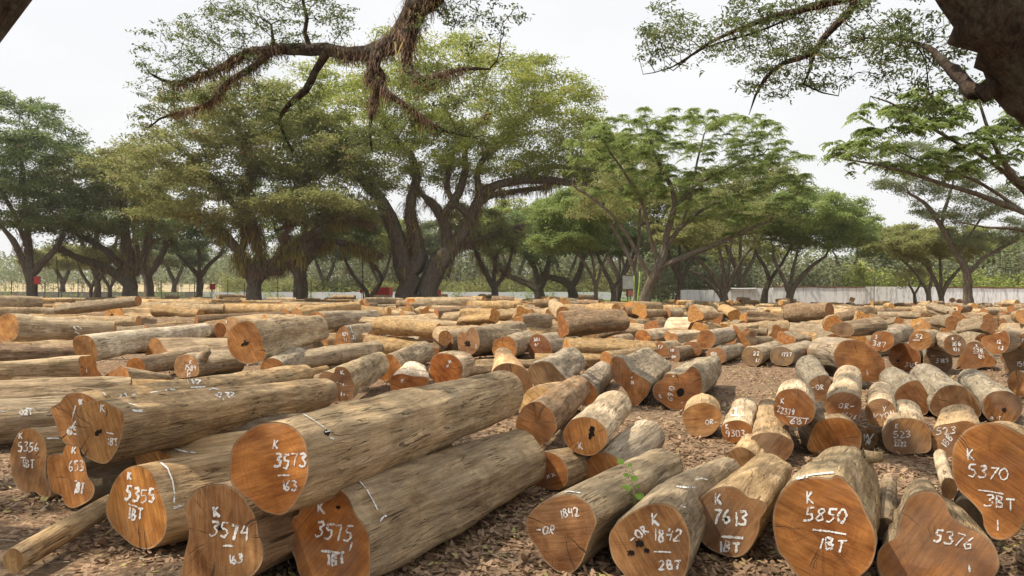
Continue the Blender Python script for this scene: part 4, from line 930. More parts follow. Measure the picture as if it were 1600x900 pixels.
for p in rest:
    T = TEMPL[fr.randrange(16)]; ci = fr.randrange(5); c_, s_ = math.cos(R(p[3])), math.sin(R(p[3]))
    M = np.array([[c_*p[5], s_*p[4]/T['L'], 0], [-s_*p[5], c_*p[4]/T['L'], 0], [0, 0, p[5]*.95]])
    off = np.array(p[:3]); v = T['lv']@M.T+off; BV.append(v); BF.append(T['lf']+nb); nb += len(v)
    j = 1+fr.uniform(-.15, .15); BC.append(np.tile(np.array(COLS[ci][1]+(1,))*j, (len(v), 1)))
    v = T['ev']@M.T+off; EV.append(v); EF.append(T['et']+ne); ne += len(v)
    j = 1+fr.uniform(-.15, .15); EC.append(np.tile(np.array(COLS[ci][2]+(1,))*j, (len(v), 1)))
mass = mesh_obj('distant_logs', np.vstack(BV), np.vstack(BF), M_BODY_F, smooth=True); cattr(mass.data, 'col', np.vstack(BC))
tag(mass, 'the mass of pale and orange-ended logs reaching back to the walls', 'logs', kind='stuff')
em = mesh_obj('cut_faces', np.vstack(EV), np.vstack(EF), M_END_F, parent=mass); cattr(em.data, 'col', np.vstack(EC)); em['kind'] = 'stuff'
print('logs hand', len(HAND), 'ind', len(ind), 'mass', len(rest))
# ------------------------------------------------------------------ trees
def colonize(P, par, attr, D, dk, iters, rs, up=.0, cur=.2):
    P = [np.array(p) for p in P]; par = list(par)
    A = attr.copy(); NP = np.array(P); 
    near = np.zeros(len(A), int); dist = np.full(len(A), 1e9)
    for i0 in range(0, len(NP), 200):
        dd = np.linalg.norm(A[:, None]-NP[None, i0:i0+200], axis=2); m = dd.argmin(axis=1); v = dd[np.arange(len(A)), m]
        b = v < dist; near[b] = m[b]+i0; dist[b] = v[b]
    for it in range(iters):
        if len(A) == 0: break
        dirs = (A-NP[near]); dirs /= np.linalg.norm(dirs, axis=1)[:, None]+1e-9
        uq, inv = np.unique(near, return_inverse=True)
        s = np.zeros((len(uq), 3)); np.add.at(s, inv, dirs)
        s += rs.normal(0, .25, s.shape)*np.linalg.norm(s, axis=1)[:, None]*cur*4; s[:, 2] += up
        s /= np.linalg.norm(s, axis=1)[:, None]+1e-9
        new = NP[uq]+s*D; k0 = len(NP)
        NP = np.vstack([NP, new]); par += list(uq)
        dd = np.linalg.norm(A[:, None]-new[None], axis=2); m = dd.argmin(axis=1); v = dd[np.arange(len(A)), m]
        b = v < dist-1e-4; near[b] = m[b]+k0; dist[b] = v[b]
        keep = (dist > dk)
        A = A[keep]; near = near[keep]; dist = dist[keep]
    return NP, np.array(par)

def tubes(P, par, rad, rs, rough=.12):
    n = len(P); kids = [[] for _ in range(n)]
    for i in range(n):
        if par[i] >= 0: kids[par[i]].append(i)
    V, Fq = [], []; nv = 0
    starts = [i for i in range(n) if par[i] < 0]; stack = [(-1, s) for s in starts]
    while stack:
        p, i = stack.pop(); chain = [] if p < 0 else [p]; r = [] if p < 0 else [min(rad[p], rad[i]*1.25)]
        while True:
            chain.append(i); r.append(rad[i]); ks = kids[i]
            if not ks: break
            ks = sorted(ks, key=lambda q: -rad[q])
            for q in ks[1:]: stack.append((i, q))
            i = ks[0]
        if len(chain) < 2: continue
        pts = P[chain]; r = np.array(r); rm = r.max(); sides = 24 if rm > .35 else (9 if rm > .15 else (6 if rm > .06 else (4 if rm > .025 else 3)))
        if not kids[chain[-1]]: r[-1] *= .4
        t = np.gradient(pts, axis=0)
        kt = int(2.5*rm/(np.linalg.norm(np.diff(pts, axis=0), axis=1).mean()+1e-9)) | 1
        if kt >= 3 and len(pts) > kt+2:
            h_ = kt//2; tp = np.pad(t, ((h_, h_), (0, 0)), mode='edge'); t = np.stack([np.convolve(tp[:, c_], np.ones(kt)/kt, 'valid') for c_ in range(3)], 1)
        t /= np.linalg.norm(t, axis=1)[:, None]+1e-9
        ref = np.array([0, 1., .13]) if abs(t[:, 1]).mean() < .8 else np.array([1., 0, .1])
        s1 = np.cross(t, ref); s1 /= np.linalg.norm(s1, axis=1)[:, None]+1e-9; s2 = np.cross(t, s1)
        a = np.linspace(0, 2*math.pi, sides, endpoint=False)
        ring = np.cos(a)[None, :, None]*s1[:, None]+np.sin(a)[None, :, None]*s2[:, None]
        nz_ = rs.normal(0, 1, (len(r), sides))
        st_ = np.linalg.norm(np.diff(pts, axis=0), axis=1).mean(); kw = int(min(9, max(1, rm/st_*1.5)))
        if kw > 1 and len(r) > kw: nz_ = np.stack([np.convolve(nz_[:, c_], np.ones(kw)/kw, 'same') for c_ in range(sides)], 1)*kw**.5*.6
        rr_ = r[:, None]*(1+nz_*rough*(rm > .06)*(.2 if kw > 1 else 1)); 
        if rm > .3: rr_ *= 1+.06*np.cos(a*3+rs.uniform(0, 6))[None]+.07*np.cos(a*5+rs.uniform(0, 6))[None]
        vv = pts[:, None]+ring*rr_[:, :, None]; V.append(vv.reshape(-1, 3))
        m = len(r); j, i_ = np.meshgrid(np.arange(m-1), np.arange(sides), indexing='ij'); i2 = (i_+1) % sides
        Fq.append(np.stack([j*sides+i_, j*sides+i2, (j+1)*sides+i2, (j+1)*sides+i_], axis=-1).reshape(-1, 4)+nv); nv += len(V[-1])
    return np.vstack(V), np.vstack(Fq)

def poly_nodes(pts, step, rs, jit):
    pts = np.asarray(pts, float); out = []
    n = len(pts)
    for i in range(n-1):
        p0, p1, p2, p3 = pts[max(0, i-1)], pts[i], pts[i+1], pts[min(n-1, i+2)]
        k = max(1, int(np.linalg.norm((p2-p1)[:3])/step))
        for t in np.arange(k)/k: out.append(.5*((2*p1)+(-p0+p2)*t+(2*p0-5*p1+4*p2-p3)*t*t+(-p0+3*p1-3*p2+p3)*t**3))
    out.append(pts[-1]); out = np.array(out)
    jn = rs.normal(0, 1, (max(0, len(out)-2), 3))
    out[1:-1, :3] += jn*np.minimum(out[1:-1, 3:4]*jit, step*.18)
    return out

def cards(cen, dirv, nrm, ln, wd, taper=.35, droop=0.):
    """leaf-shaped cards: 2 quads each, bent"""
    k = len(cen); side = np.cross(nrm, dirv); side /= np.linalg.norm(side, axis=1)[:, None]+1e-9
    ln = ln[:, None]; wd = wd[:, None]
    a = cen; m = cen+dirv*ln*.5; e = cen+dirv*ln; e = e-np.array([0, 0, 1.])*ln*droop
    V = np.stack([a-side*wd*taper, a+side*wd*taper, m+side*wd*.5, m-side*wd*.5, e+side*wd*taper*.5, e-side*wd*taper*.5], axis=1).reshape(-1, 3)
    b = np.arange(k)*6
    Fq = np.concatenate([np.stack([b, b+1, b+2, b+3], 1), np.stack([b+3, b+2, b+4, b+5], 1)])
    return V, Fq

def tree(name, label, group, d, base_px, limbs, blobs, n_attr, D, leaf_m, n_leaf, lsize, spray, seed=1, bark=None, ferns=0, fern_limbs=None,
         gap=.0, tipr=.012, style='spray', exp=2.35, flat=.17, dk=1.9, iters=160, thr=.05, category='tree', green_ferns=0, flare=True, world=False, shell=.45, dead=0):
    rs = np.random.default_rng(seed); bark = bark or M_BARK
    if not world: n_leaf = int(n_leaf*(.80 if style == 'frond' else .66)); lsize *= .80; ferns = int(ferns*1.1); green_ferns = int(green_ferns*.8)
    def W(p):                    # limb point: (px, py, radius_px, depth offset)
        dd = d+(p[3] if len(p) > 3 else 0)
        if world: return np.array([p[0], p[1], p[2], p[3]])
        q = at(p[0], p[1], dd); return np.array([q[0], q[1], max(q[2], -.1) if p[1] < 9e3 else -.1, p[2]/F*dd*.78])
    P, par, rmin, lid = [], [], [], []
    for li, lb in enumerate(limbs):
        pts = np.array([W(p) for p in lb])
        if li == 0 and flare:
            g = pts[0].copy(); g[2] = -.15; r0 = pts[0][3]
            if pts[0][2] > .3: pts = np.vstack([[g[0], g[1], g[2], r0*1.28], [*(g[:2]*.7+pts[0][:2]*.3), pts[0][2]*.45, r0*1.12], pts])
            else: pts[0][3] *= 1.35; pts[0][2] = -.15
        nd = poly_nodes(pts, D, rs, .10)
        if li == 0 or not P: prev = -1
        else:
            dd = np.linalg.norm(np.array(P)-nd[0, :3], axis=1); prev = int(dd.argmin()); nd = nd[1:] if dd[prev] < D*1.5 else nd
        for q in nd:
            P.append(q[:3]); par.append(prev); rmin.append(q[3]); lid.append(li); prev = len(P)-1
    n0 = len(P)
    att = []; tot = sum(b[-1] for b in blobs)
    for b in blobs:
        if world: c = np.array(b[:3]); r3 = np.array(b[3:6])
        else:
            dd = d+b[4]; c = at(b[0], b[1], dd); r3 = np.array([b[2]/F*dd, b[5], b[3]/F*dd])
        k = int(n_attr*b[-1]/tot*1.6)
        v = rs.normal(size=(k, 3)); v /= np.linalg.norm(v, axis=1)[:, None]; v *= rs.uniform(shell, 1, (k, 1))**.6
        v[:, 2] = np.where(v[:, 2] < -.35, v[:, 2]*.5, v[:, 2])
        q = c+v*r3
        ok = np.array([noise.noise(Vector(x*(1.6/max(r3[0]*.45, .5))+seed)) > gap-.35 for x in q])
        att.append(q[ok][:int(n_attr*b[-1]/tot)])
    att = np.vstack(att); att = att[att[:, 2] > .5]
    NP, pa = colonize(P, par, att, D, D*dk, iters, rs, cur=.38 if world else .24)
    n = len(NP); acc = np.zeros(n); rad = np.zeros(n); nk = np.zeros(n, int)
    for i in range(n-1, -1, -1):
        r = max(tipr, acc[i]**(1/exp)) if acc[i] > 0 else tipr
        if i < n0: r = max(r*.9 if lid[i] else r*.5, rmin[i])
        rad[i] = r
        if pa[i] >= 0: acc[pa[i]] += min(r, 1e9)**exp if not (i < n0 and pa[i] < n0 and lid[i] != lid[pa[i]] and 0) else 0; nk[pa[i]] += 1
    for i in range(n0):           # hand-laid limbs keep their own girth
        rad[i] = max(min(rad[i], rmin[i]*1.02), rmin[i]*.9, tipr)
    for i in range(n0, n): rad[i] = min(rad[i], rad[pa[i]]*.9, D*.32)
    V, Fq = tubes(NP, pa, rad, rs)
    root = empty(name, (P[0][0], P[0][1], 0)); tag(root, label, category, group)
    tk = mesh_obj('trunk', V, Fq, bark, smooth=True); adopt(tk, root)
    # foliage
    cand = np.where((rad < thr) & (np.arange(n) >= n0))[0]
    tips = cand[nk[cand] == 0]; w = np.concatenate([tips, tips, cand])
    if len(w):
        if style == 'spray':
            # flat layered sprays: choose spray centres, many leaflets in each
            per = 14; ns = max(1, n_leaf//per); ci = rs.choice(w, ns); cen = NP[ci]+rs.normal(0, spray*.35, (ns, 3))*[1, 1, .4]
            tint = np.clip(rs.normal(.45, .22, ns), 0, 1)
            rad_ = np.sqrt(rs.uniform(0, 1, (ns, per)))*spray*rs.uniform(.5, 1.1, (ns, 1)); an = rs.uniform(0, 2*math.pi, (ns, per))
            off = np.stack([np.cos(an)*rad_, np.sin(an)*rad_, rs.normal(0, spray*flat*.5, (ns, per))-rad_*.15], axis=2)
            tilt = rs.normal(0, .22, (ns, 1, 2)); off[:, :, 2] += off[:, :, 0]*tilt[:, :, 0]+off[:, :, 1]*tilt[:, :, 1]
            pos = (cen[:, None]+off).reshape(-1, 3); k = len(pos)
            tn = np.repeat(tint, per)+rs.normal(0, .08, k)
            az = rs.uniform(0, 2*math.pi, k); el = rs.normal(-.1, .45, k)
            dv = np.stack([np.cos(az)*np.cos(el), np.sin(az)*np.cos(el), np.sin(el)], 1)
            nr = np.stack([rs.normal(0, .5, k), rs.normal(0, .5, k), np.ones(k)], 1)
            LV, LF = cards(pos, dv, nr, lsize*rs.uniform(.6, 1.3, k), lsize*rs.uniform(.3, .55, k), .3, .1)
        else:
            # feathery drooping fronds set round each tip
            per = 9; nf = max(1, n_leaf//per); fi = rs.choice(w, nf//6+1); NPf = np.repeat(NP[fi], 6, axis=0)[:nf]; nf = len(NPf)
            az = rs.uniform(0, 2*math.pi, nf); el = rs.uniform(-.1, .6, nf); L = spray*rs.uniform(.6, 1.2, nf)
            t = np.linspace(.15, 1, per)[None]
            hx = L[:, None]*t*np.cos(el)[:, None]; hz = L[:, None]*(t*np.sin(el)[:, None]-.55*t*t)
            ax = np.stack([np.cos(az), np.sin(az)], 1)
            pos = NPf[:, None]+np.stack([hx*ax[:, :1], hx*ax[:, 1:], hz], 2)
            tint = np.repeat(np.repeat(np.clip(rs.normal(.45, .2, nf//6+1), 0, 1), 6)[:nf], per)+rs.normal(0, .06, nf*per)
            sgn = np.where(rs.uniform(size=(nf, per)) < .5, -1., 1.)
            dv = np.stack([-ax[:, 1:]*sgn, ax[:, :1]*sgn, -.45*np.ones((nf, per))], 2)+np.stack([ax[:, :1]*.4*np.ones((1, per)), ax[:, 1:]*.4*np.ones((1, per)), np.zeros((nf, per))], 2)
            dv = dv.reshape(-1, 3); dv /= np.linalg.norm(dv, axis=1)[:, None]; k = nf*per
            pos = pos.reshape(-1, 3)-dv*lsize*.25; tn = tint
            nr = np.stack([rs.normal(0, .3, k), rs.normal(0, .3, k), np.ones(k)], 1)
            LV, LF = cards(pos, dv, nr, lsize*rs.uniform(.8, 1.2, k), lsize*rs.uniform(.3, .45, k), .4, .15)
        cr = mesh_obj('crown', LV, LF, leaf_m); fattr(cr.data, 'tint', np.clip(np.repeat(tn, 6), 0, 1)); adopt(cr, root)
        cr['kind'] = 'stuff'; del cr['kind']
    # epiphytic ferns and moss fringing the limbs
    for cnt, mt, nm, lo in ((ferns, M_FERN, 'dry_ferns', .45), (green_ferns, M_FERNG, 'hanging_ferns', .9)):
        if not cnt: continue
        fl = fern_limbs
        ok = np.where((rad > thr*(.55 if not world else 1.1)) & (NP[:, 2] > (3.2 if not world else 0)))[0]
        if fl is not None: ok = np.array([i for i in ok if (i < n0 and lid[i] in fl) or i >= n0])
        if len(ok) == 0: continue
        clump = np.array([noise.noise(Vector(NP[i]*.5+seed+len(nm))) for i in ok]); ok = ok[clump > -.05]
        if len(ok) == 0: continue
        wt = np.sqrt(rad[ok]); wt /= wt.sum(); ci = rs.choice(ok, cnt, p=wt); k = cnt; sc = lo*spray_scale(d, world)
        az = rs.uniform(0, 2*math.pi, k); ro = rad[ci]*rs.uniform(.6, 1.1, k); th = rs.uniform(0, 2*math.pi, k)
        pos = NP[ci]+np.stack([np.cos(az)*ro, np.sin(az)*ro, np.sin(th)*ro], 1)+rs.normal(0, D*.3, (k, 3))*[1, 1, .2]
        upw = rs.uniform(size=k) < .3
        dv = np.stack([np.cos(az)*.4, np.sin(az)*.4, np.where(upw, 1., -1.)], 1); dv += rs.normal(0, .25, (k, 3)); dv /= np.linalg.norm(dv, axis=1)[:, None]
        nr = np.stack([np.cos(az), np.sin(az), np.zeros(k)], 1)
        LV, LF = cards(pos, dv, nr, sc*rs.uniform(.2, 1., k)**1.6*np.where(upw, .55, 1), sc*rs.uniform(.03, .075, k), .4, .15)
        fo = mesh_obj(nm, LV, LF, mt); fattr(fo.data, 'tint', np.repeat(np.clip(rs.normal(.45, .25, k), 0, 1), 6)); adopt(fo, root)
    return root
def spray_scale(d, world): return 1.5 if d > 40 else (1. if d > 20 else .32)
G1 = 'rain trees standing among and beyond the logs'; G2 = 'young spreading trees among the logs'
# the great tree in the middle
tree('rain_tree', 'great rain tree with twin fern-covered trunks and the widest lime green dome', G1, 80, None,
 [[(638,472,22),(637,440,19),(630,410,19),(620,375,15),(608,340,15),(590,305,10),(560,270,7)],
  [(668,474,23),(670,445,20),(685,415,20),(712,380,14),(735,340,10),(752,305,9),(790,285,8),(840,280,8),(900,288,6),(950,300,3)],[(800,281,6),(850,262,5,2),(905,262,4,3),(955,275,2.5,4)],
  [(640,430,16),(655,400,15),(648,365,12),(640,325,11),(650,280,8),(640,240,6),(600,200,4)],
  [(700,400,11),(698,370,10),(692,340,9),(672,315,8),(655,300,6)],
  [(692,340,9),(708,315,8),(722,290,7),(728,250,5),(720,200,4)],
  [(752,305,7),(745,275,6),(760,240,5),(800,200,4),(840,160,3)],
  [(735,340,7),(720,325,6),(700,300,5),(712,230,4),(760,180,3)],
  [(735,340,6),(760,310,5,4),(800,300,5,6),(860,290,4,8),(900,270,3,9)],
  [(608,340,8),(575,330,7,-3),(530,330,6,-4),(480,345,4,-5),(430,360,3,-6)],
  [(590,305,8),(540,260,6),(500,220,5),(450,190,3)], [(720,380,6),(760,370,5,8),(820,350,4,14)]],
 [(700,150,210,82,0,15,4.6),(560,180,160,84,0,13,2.4),(850,190,105,82,0,11,2.6),(640,250,190,50,0,10,1.6),(480,240,90,60,-4,8,1.2),(870,255,90,30,0,6,1.0),(610,265,130,46,2,9,2.2),(780,225,90,40,2,8,1.2)],
 2600, .85, M_L_LIME, 205000, .34, 1.25, seed=3, ferns=24000, green_ferns=6000, thr=.10, tipr=.022, gap=.05)
tree('rain_tree', 'broad rain tree forking low into crossing fern-draped boughs, left of the great tree', G1, 72, None,
 [[(396,472,14),(396,440,13),(388,420,11),(375,395,9),(350,365,8),(320,340,6),(280,320,4)],
  [(396,445,11),(412,425,11),(440,400,9),(475,375,8),(510,350,7),(540,340,5),(580,350,3)],
  [(396,440,10),(405,400,8),(400,360,7),(385,310,6),(390,250,5),(370,200,3)],
  [(425,430,9),(450,410,9),(480,385,8),(520,378,6,4),(570,390,5,6),(600,400,3,8)],
  [(375,395,7),(385,350,6),(340,290,5),(300,250,3)], [(440,400,6),(450,350,5),(470,300,4),(500,250,3)]],
 [(390,185,120,62,0,10,2.6),(440,240,160,70,0,9,2.4),(290,260,110,60,-2,9,2.2),(490,320,110,40,-3,8,1.6),(330,330,120,36,0,8,1.2)],
 2100, .8, M_L_OLIVE, 125000, .34, 1.1, seed=5, ferns=19000, green_ferns=12000, thr=.09, tipr=.02, gap=.2)
tree('rain_tree', 'rain tree with a squat dark trunk, between the low-forking tree and the great tree', G1, 96, None,
 [[(470,470,13),(468,430,12),(455,405,8),(440,375,6),(430,350,4)], [(468,425,9),(485,400,8),(505,375,6),(530,350,4)], [(468,425,7),(470,390,5),(475,340,4)]],
 [(480,350,120,50,0,9,2),(430,320,90,40,0,8,1)], 700, .9, M_L_DARK, 22000, .45, 1.1, seed=7, ferns=3000, thr=.09, tipr=.025)
tree('rain_tree', 'thick brown rain tree leaning left with boughs bearded in dead ferns', G1, 92, None,
 [[(204,464,13),(203,430,12),(200,395,10),(196,350,8),(190,310,6),(180,270,4)], [(200,440,8),(182,428,8),(155,415,7),(120,402,6),(95,388,4)],
  [(203,430,8),(222,410,7),(232,375,6),(240,330,4)], [(200,430,7),(170,395,6),(140,375,5),(110,360,3)], [(196,350,6),(230,300,5),(270,260,3)]],
 [(190,280,110,55,0,10,2.4),(240,300,100,55,0,9,1.8),(120,340,90,40,-2,8,1.2),(180,360,110,25,0,8,.8)],
 1300, .85, M_L_OLIVE, 50000, .42, 1.1, seed=11, ferns=9000, green_ferns=1500, thr=.09, tipr=.022, gap=.2)
tree('rain_tree', 'rain tree directly behind the leaning one, its trunk close on the right', G1, 108, None,
 [[(232,462,9),(230,430,8),(215,400,6),(210,360,4)], [(230,430,7),(250,405,6),(265,375,4)]],
 [(250,350,80,40,0,9,1)], 450, .95, M_L_DARK, 15000, .48, 1.2, seed=13, ferns=1500, thr=.1, tipr=.025)
tree('rain_tree', 'large dark green rain tree at the left edge beside the red board', G1, 88, None,
 [[(52,462,10),(48,430,9),(35,405,6),(20,375,5),(0,350,3)], [(48,430,8),(68,410,6),(90,385,5),(105,350,3)], [(48,425,7),(45,390,6),(40,330,5),(35,260,4)], [(48,400,5),(20,330,4),(-10,280,3)]],
 [(20,205,90,66,0,12,2.2),(70,280,95,70,0,10,2.2),(20,330,110,50,0,10,1.4),(110,350,70,34,0,8,.8),(-60,260,80,90,0,10,1)],
 1800, .85, M_L_DARK, 90000, .42, 1.15, seed=17, ferns=5000, thr=.09, tipr=.022, gap=.12)
tree('rain_tree', 'small dark tree with a Y-shaped trunk, right of the leaning fern-bearded tree', G1, 112, None,
 [[(311,464,6),(311,435,5),(295,415,4),(278,398,3)], [(311,435,5),(325,415,4),(345,398,3)], [(311,435,4),(312,405,3),(310,385,2)]],
 [(312,378,62,24,0,6,1),(290,350,60,24,0,6,.6)], 420, .8, M_L_DARK, 14000, .42, 1.0, seed=19, ferns=800, thr=.09, tipr=.03)
for px_, lb_, s_ in ((142, 'thin V-shaped tree far back, left of the leaning fern-bearded tree', 23), (172, 'thin V-shaped tree far back, touching the leaning fern-bearded tree', 29)):
    tree('rain_tree', lb_, G1, 118, None, [[(px_,462,4),(px_,450,3.5),(px_-12,432,3),(px_-20,415,2)], [(px_,450,3.2),(px_+10,432,3),(px_+14,415,2)]],
     [(px_-3,400,38,22,0,5,1)], 240, .8, M_L_OLIVE, 7000, .42, 1., seed=s_, thr=.09, tipr=.03)
tree('rain_tree', 'slender V-shaped tree in front of the red container, under the great tree', G1, 86, None,
 [[(578,475,5),(572,455,4.5),(556,438,4),(545,420,3.4),(535,395,2.6),(530,380,2)], [(576,468,4.5),(590,448,4.5),(597,436,4),(585,415,3.4),(560,390,2.6)]],
 [(545,360,60,26,0,6,1)], 300, .8, M_L_DARK, 9000, .42, 1., seed=31, ferns=500, thr=.08, tipr=.025, flare=False)
tree('rain_tree', 'small umbrella tree with a short stem just right of the great tree', G1, 92, None,
 [[(773,474,6),(772,450,6),(762,432,5),(750,410,4),(740,385,3)], [(772,450,5),(788,430,4),(798,405,3),(802,380,2)], [(772,445,4),(774,400,3)]],
 [(770,372,66,30,0,7,1.6),(740,340,60,26,0,7,.8)], 560, .8, M_L_OLIVE, 18000, .40, 1.0, seed=37, ferns=2500, green_ferns=500, thr=.08, tipr=.026, gap=.25)
tree('rain_tree', 'low rain tree with long nearly level boughs sprawling to the left', G1, 112, None,
 [[(845,468,9),(842,452,9),(825,442,7),(805,435,6),(785,428,4)], [(842,452,8),(852,430,6),(858,400,4)], [(842,450,6),(835,420,5),(820,390,4)]],
 [(830,385,100,36,0,10,1.4),(790,350,70,30,0,8,.8),(850,350,80,30,0,8,.8)], 800, .95, M_L_DARK, 24000, .48, 1.15, seed=41, ferns=3000, thr=.1, tipr=.03, gap=.15)
tree('rain_tree', 'rain tree bending left behind the bright green crown', G1, 112, None,
 [[(895,468,9),(893,448,8),(880,438,7),(862,434,5),(848,430,4)], [(893,448,7),(905,430,5),(912,400,4)]],
 [(890,380,80,36,0,9,1)], 460, .95, M_L_DARK, 15000, .48, 1.15, seed=43, ferns=1000, thr=.1, tipr=.03)
tree('young_tree', 'pale slim-stemmed tree with a bright green low crown, left of the signboard', G2, 66, None,
 [[(931,478,4.5),(931,450,4),(922,425,3),(905,400,2.5),(890,380,2)], [(931,450,3.4),(940,420,3),(950,395,2)], [(931,440,3),(925,400,2.4),(915,360,2)]],
 [(905,335,78,46,0,5.5,2.4),(880,375,60,32,0,5,1)], 900, .6, M_L_FRESH, 70000, .26, .8, seed=47, bark=M_BARK2, thr=.06, tipr=.014, gap=.1)
tree('young_tree', 'two dark crossing stems between the pale slim-stemmed tree and the signboard', G2, 84, None,
 [[(958,472,5),(958,450,4.5),(948,430,4),(938,410,3),(930,390,2)], [(958,450,4),(972,430,3.4),(982,405,3),(985,380,2)]],
 [(965,375,56,34,0,6,1)], 420, .7, M_L_DARK, 16000, .34, .9, seed=53, thr=.07, tipr=.02)
# the young tree standing in the log rows
tree('young_tree', "young tree leaning right with a feathery crown, nearest tree among the logs", G2, 37, None,
 [[(1002,508,12),(1007,472,10.5),(1016,440,10),(1028,415,9),(1036,395,8)],
  [(1025,420,7),(1050,410,6),(1085,395,5.5),(1120,382,4.5),(1160,362,3.6),(1205,345,2.4)],
  [(1036,395,6.5),(1042,365,5.5),(1050,335,5),(1054,310,4.5),(1040,275,3.6),(1022,240,2.8),(1012,205,2)],
  [(1052,330,4.2),(1075,300,3.6),(1105,280,3),(1140,262,2.5),(1180,245,2)],
  [(1018,435,5),(1000,405,4.4),(985,375,4),(960,340,3.2),(925,310,2.4),(895,290,2)],
  [(1030,410,5),(1015,370,4),(1008,330,3.2),(985,285,2.6),(955,240,2)],
  [(1036,395,4.5),(1060,360,3.8),(1095,330,3.2),(1135,310,2.6),(1175,300,2)], [(1020,430,4),(1040,390,3),(1070,340,2.6),(1090,250,2),(1100,210,1.6)]],
 [(1085,215,150,46,0,4.5,2.6),(1180,265,90,40,0,3.6,2),(1210,300,60,20,-.6,2.6,1),(970,230,90,58,0,4,1.8),(1040,290,120,46,1,4,1.2),(1130,330,100,30,0,3.4,.8)],
 2600, .34, M_L_FRESH, 190000, .10, .36, seed=59, bark=M_BARK2, style='frond', thr=.035, tipr=.009, gap=.0, shell=.1)
tree('young_tree', 'upright stem close behind the leaning young tree, beside the green stake', G2, 47, None,
 [[(992,490,6),(993,455,5.5),(990,420,5),(975,385,4),(955,350,3),(940,310,2)], [(990,420,4),(998,380,3.4),(1000,330,2.6)]],
 [(950,320,70,50,0,4,1.4),(985,280,60,50,0,4,1)], 500, .4, M_L_OLIVE, 22000, .17, .45, seed=61, bark=M_BARK2, thr=.035, tipr=.01, gap=.2)
tree('young_tree', "tree with a fan of thin dark stems before the white wall's left end", G2, 70, None,
 [[(1132,481,8),(1132,462,7),(1120,440,4),(1105,420,3.4),(1085,400,2.5),(1070,385,2)], [(1132,462,5),(1130,430,4),(1126,400,3),(1120,370,2)], [(1134,460,5),(1146,430,4),(1160,405,3),(1178,385,2)], [(1132,462,4),(1138,420,3),(1142,380,2)],
  [(1130,470,3.5),(1112,445,3),(1090,428,2.4),(1075,420,2)]],
 [(1130,345,95,50,0,7,2),(1080,370,70,30,0,5,.8)], 850, .62, M_L_OLIVE, 44000, .26, .75, seed=67, bark=M_BARK2, thr=.055, tipr=.014, gap=.15)
tree('young_tree', 'narrow-trunked tree leaning right before the white wall, left one of two close stems', G2, 74, None,
 [[(1192,479,6),(1196,455,5),(1202,438,4.5),(1194,415,3),(1180,395,2.4)], [(1202,438,4),(1216,420,3),(1228,400,2.4),(1240,380,2)]],
 [(1215,350,75,46,0,6,1)], 520, .62, M_L_OLIVE, 26000, .28, .75, seed=71, bark=M_BARK2, thr=.055, tipr=.014)
tree('young_tree', 'dense bright green tree on a V-shaped trunk before the white wall', G2, 69, None,
 [[(1232,480,7),(1234,460,6.5),(1226,440,4.5),(1216,420,3.5),(1208,400,2.5)], [(1234,460,5.5),(1248,438,4.5),(1266,418,3.6),(1290,400,2.6)], [(1234,455,4),(1238,425,3.4),(1246,395,2.5)]],
 [(1255,340,88,52,0,7,2.2),(1300,370,66,34,0,5,1.2),(1310,335,40,20,0,4,.5)], 950, .6, M_L_FRESH, 62000, .27, .8, seed=73, bark=M_BARK2, thr=.055, tipr=.014, style='spray')
tree('young_tree', 'tall grey-green tree with a bent trunk, nearest of the trees on the right', G2, 54, None,
 [[(1514,492,8),(1514,455,7.5),(1510,425,7),(1497,400,5.5),(1480,370,5),(1464,343,4.5),(1445,318,3.6),(1420,302,2.6)], [(1512,430,4.5),(1535,405,4),(1560,390,3.2),(1590,375,2.4)], [(1470,352,4),(1478,320,3.4),(1488,290,2.6)], [(1497,400,3),(1520,360,2.6),(1540,330,2)]],
 [(1445,275,78,48,0,4,2.6),(1420,235,50,26,0,3,.8),(1500,320,70,48,0,5,1.8),(1545,360,64,40,0,4.5,1.5)], 1000, .45, M_L_GREY, 62000, .17, .55, seed=79, bark=M_BARK2, thr=.045, tipr=.010, gap=.2)
tree('young_tree', 'multi-stemmed tree just left of the bent grey-green tree', G2, 62, None,
 [[(1470,487,6),(1470,465,5),(1462,440,4),(1450,420,3)], [(1470,465,4.5),(1482,440,3.6),(1500,420,2.6),(1515,405,2)], [(1470,465,4),(1470,430,3),(1468,400,2)]],
 [(1462,385,74,34,0,5,1.2)], 560, .5, M_L_OLIVE, 34000, .24, .65, seed=83, bark=M_BARK2, thr=.05, tipr=.012)
tree('young_tree', 'dark little tree with many thin stems before the white wall, left of two right-hand trees', G2, 74, None,
 [[(1452,478,5),(1451,460,4.5),(1440,440,3),(1425,420,2.4),(1408,405,2)], [(1451,460,3.6),(1456,430,3),(1450,405,2)]],
 [(1420,380,66,34,0,6,1.2)], 460, .6, M_L_OLIVE, 26000, .27, .75, seed=89, bark=M_BARK2, thr=.055, tipr=.014)
tree('young_tree', 'thin grey sapling with a forked stem standing against the white wall', G2, 78, None,
 [[(1430,478,3),(1429,460,2.6),(1420,445,2)], [(1429,460,2.2),(1438,445,1.8)]], [(1428,425,30,14,0,3,1)], 160, .5, M_L_OLIVE, 3000, .26, .7, seed=97, bark=M_BARK2, thr=.05, tipr=.014)
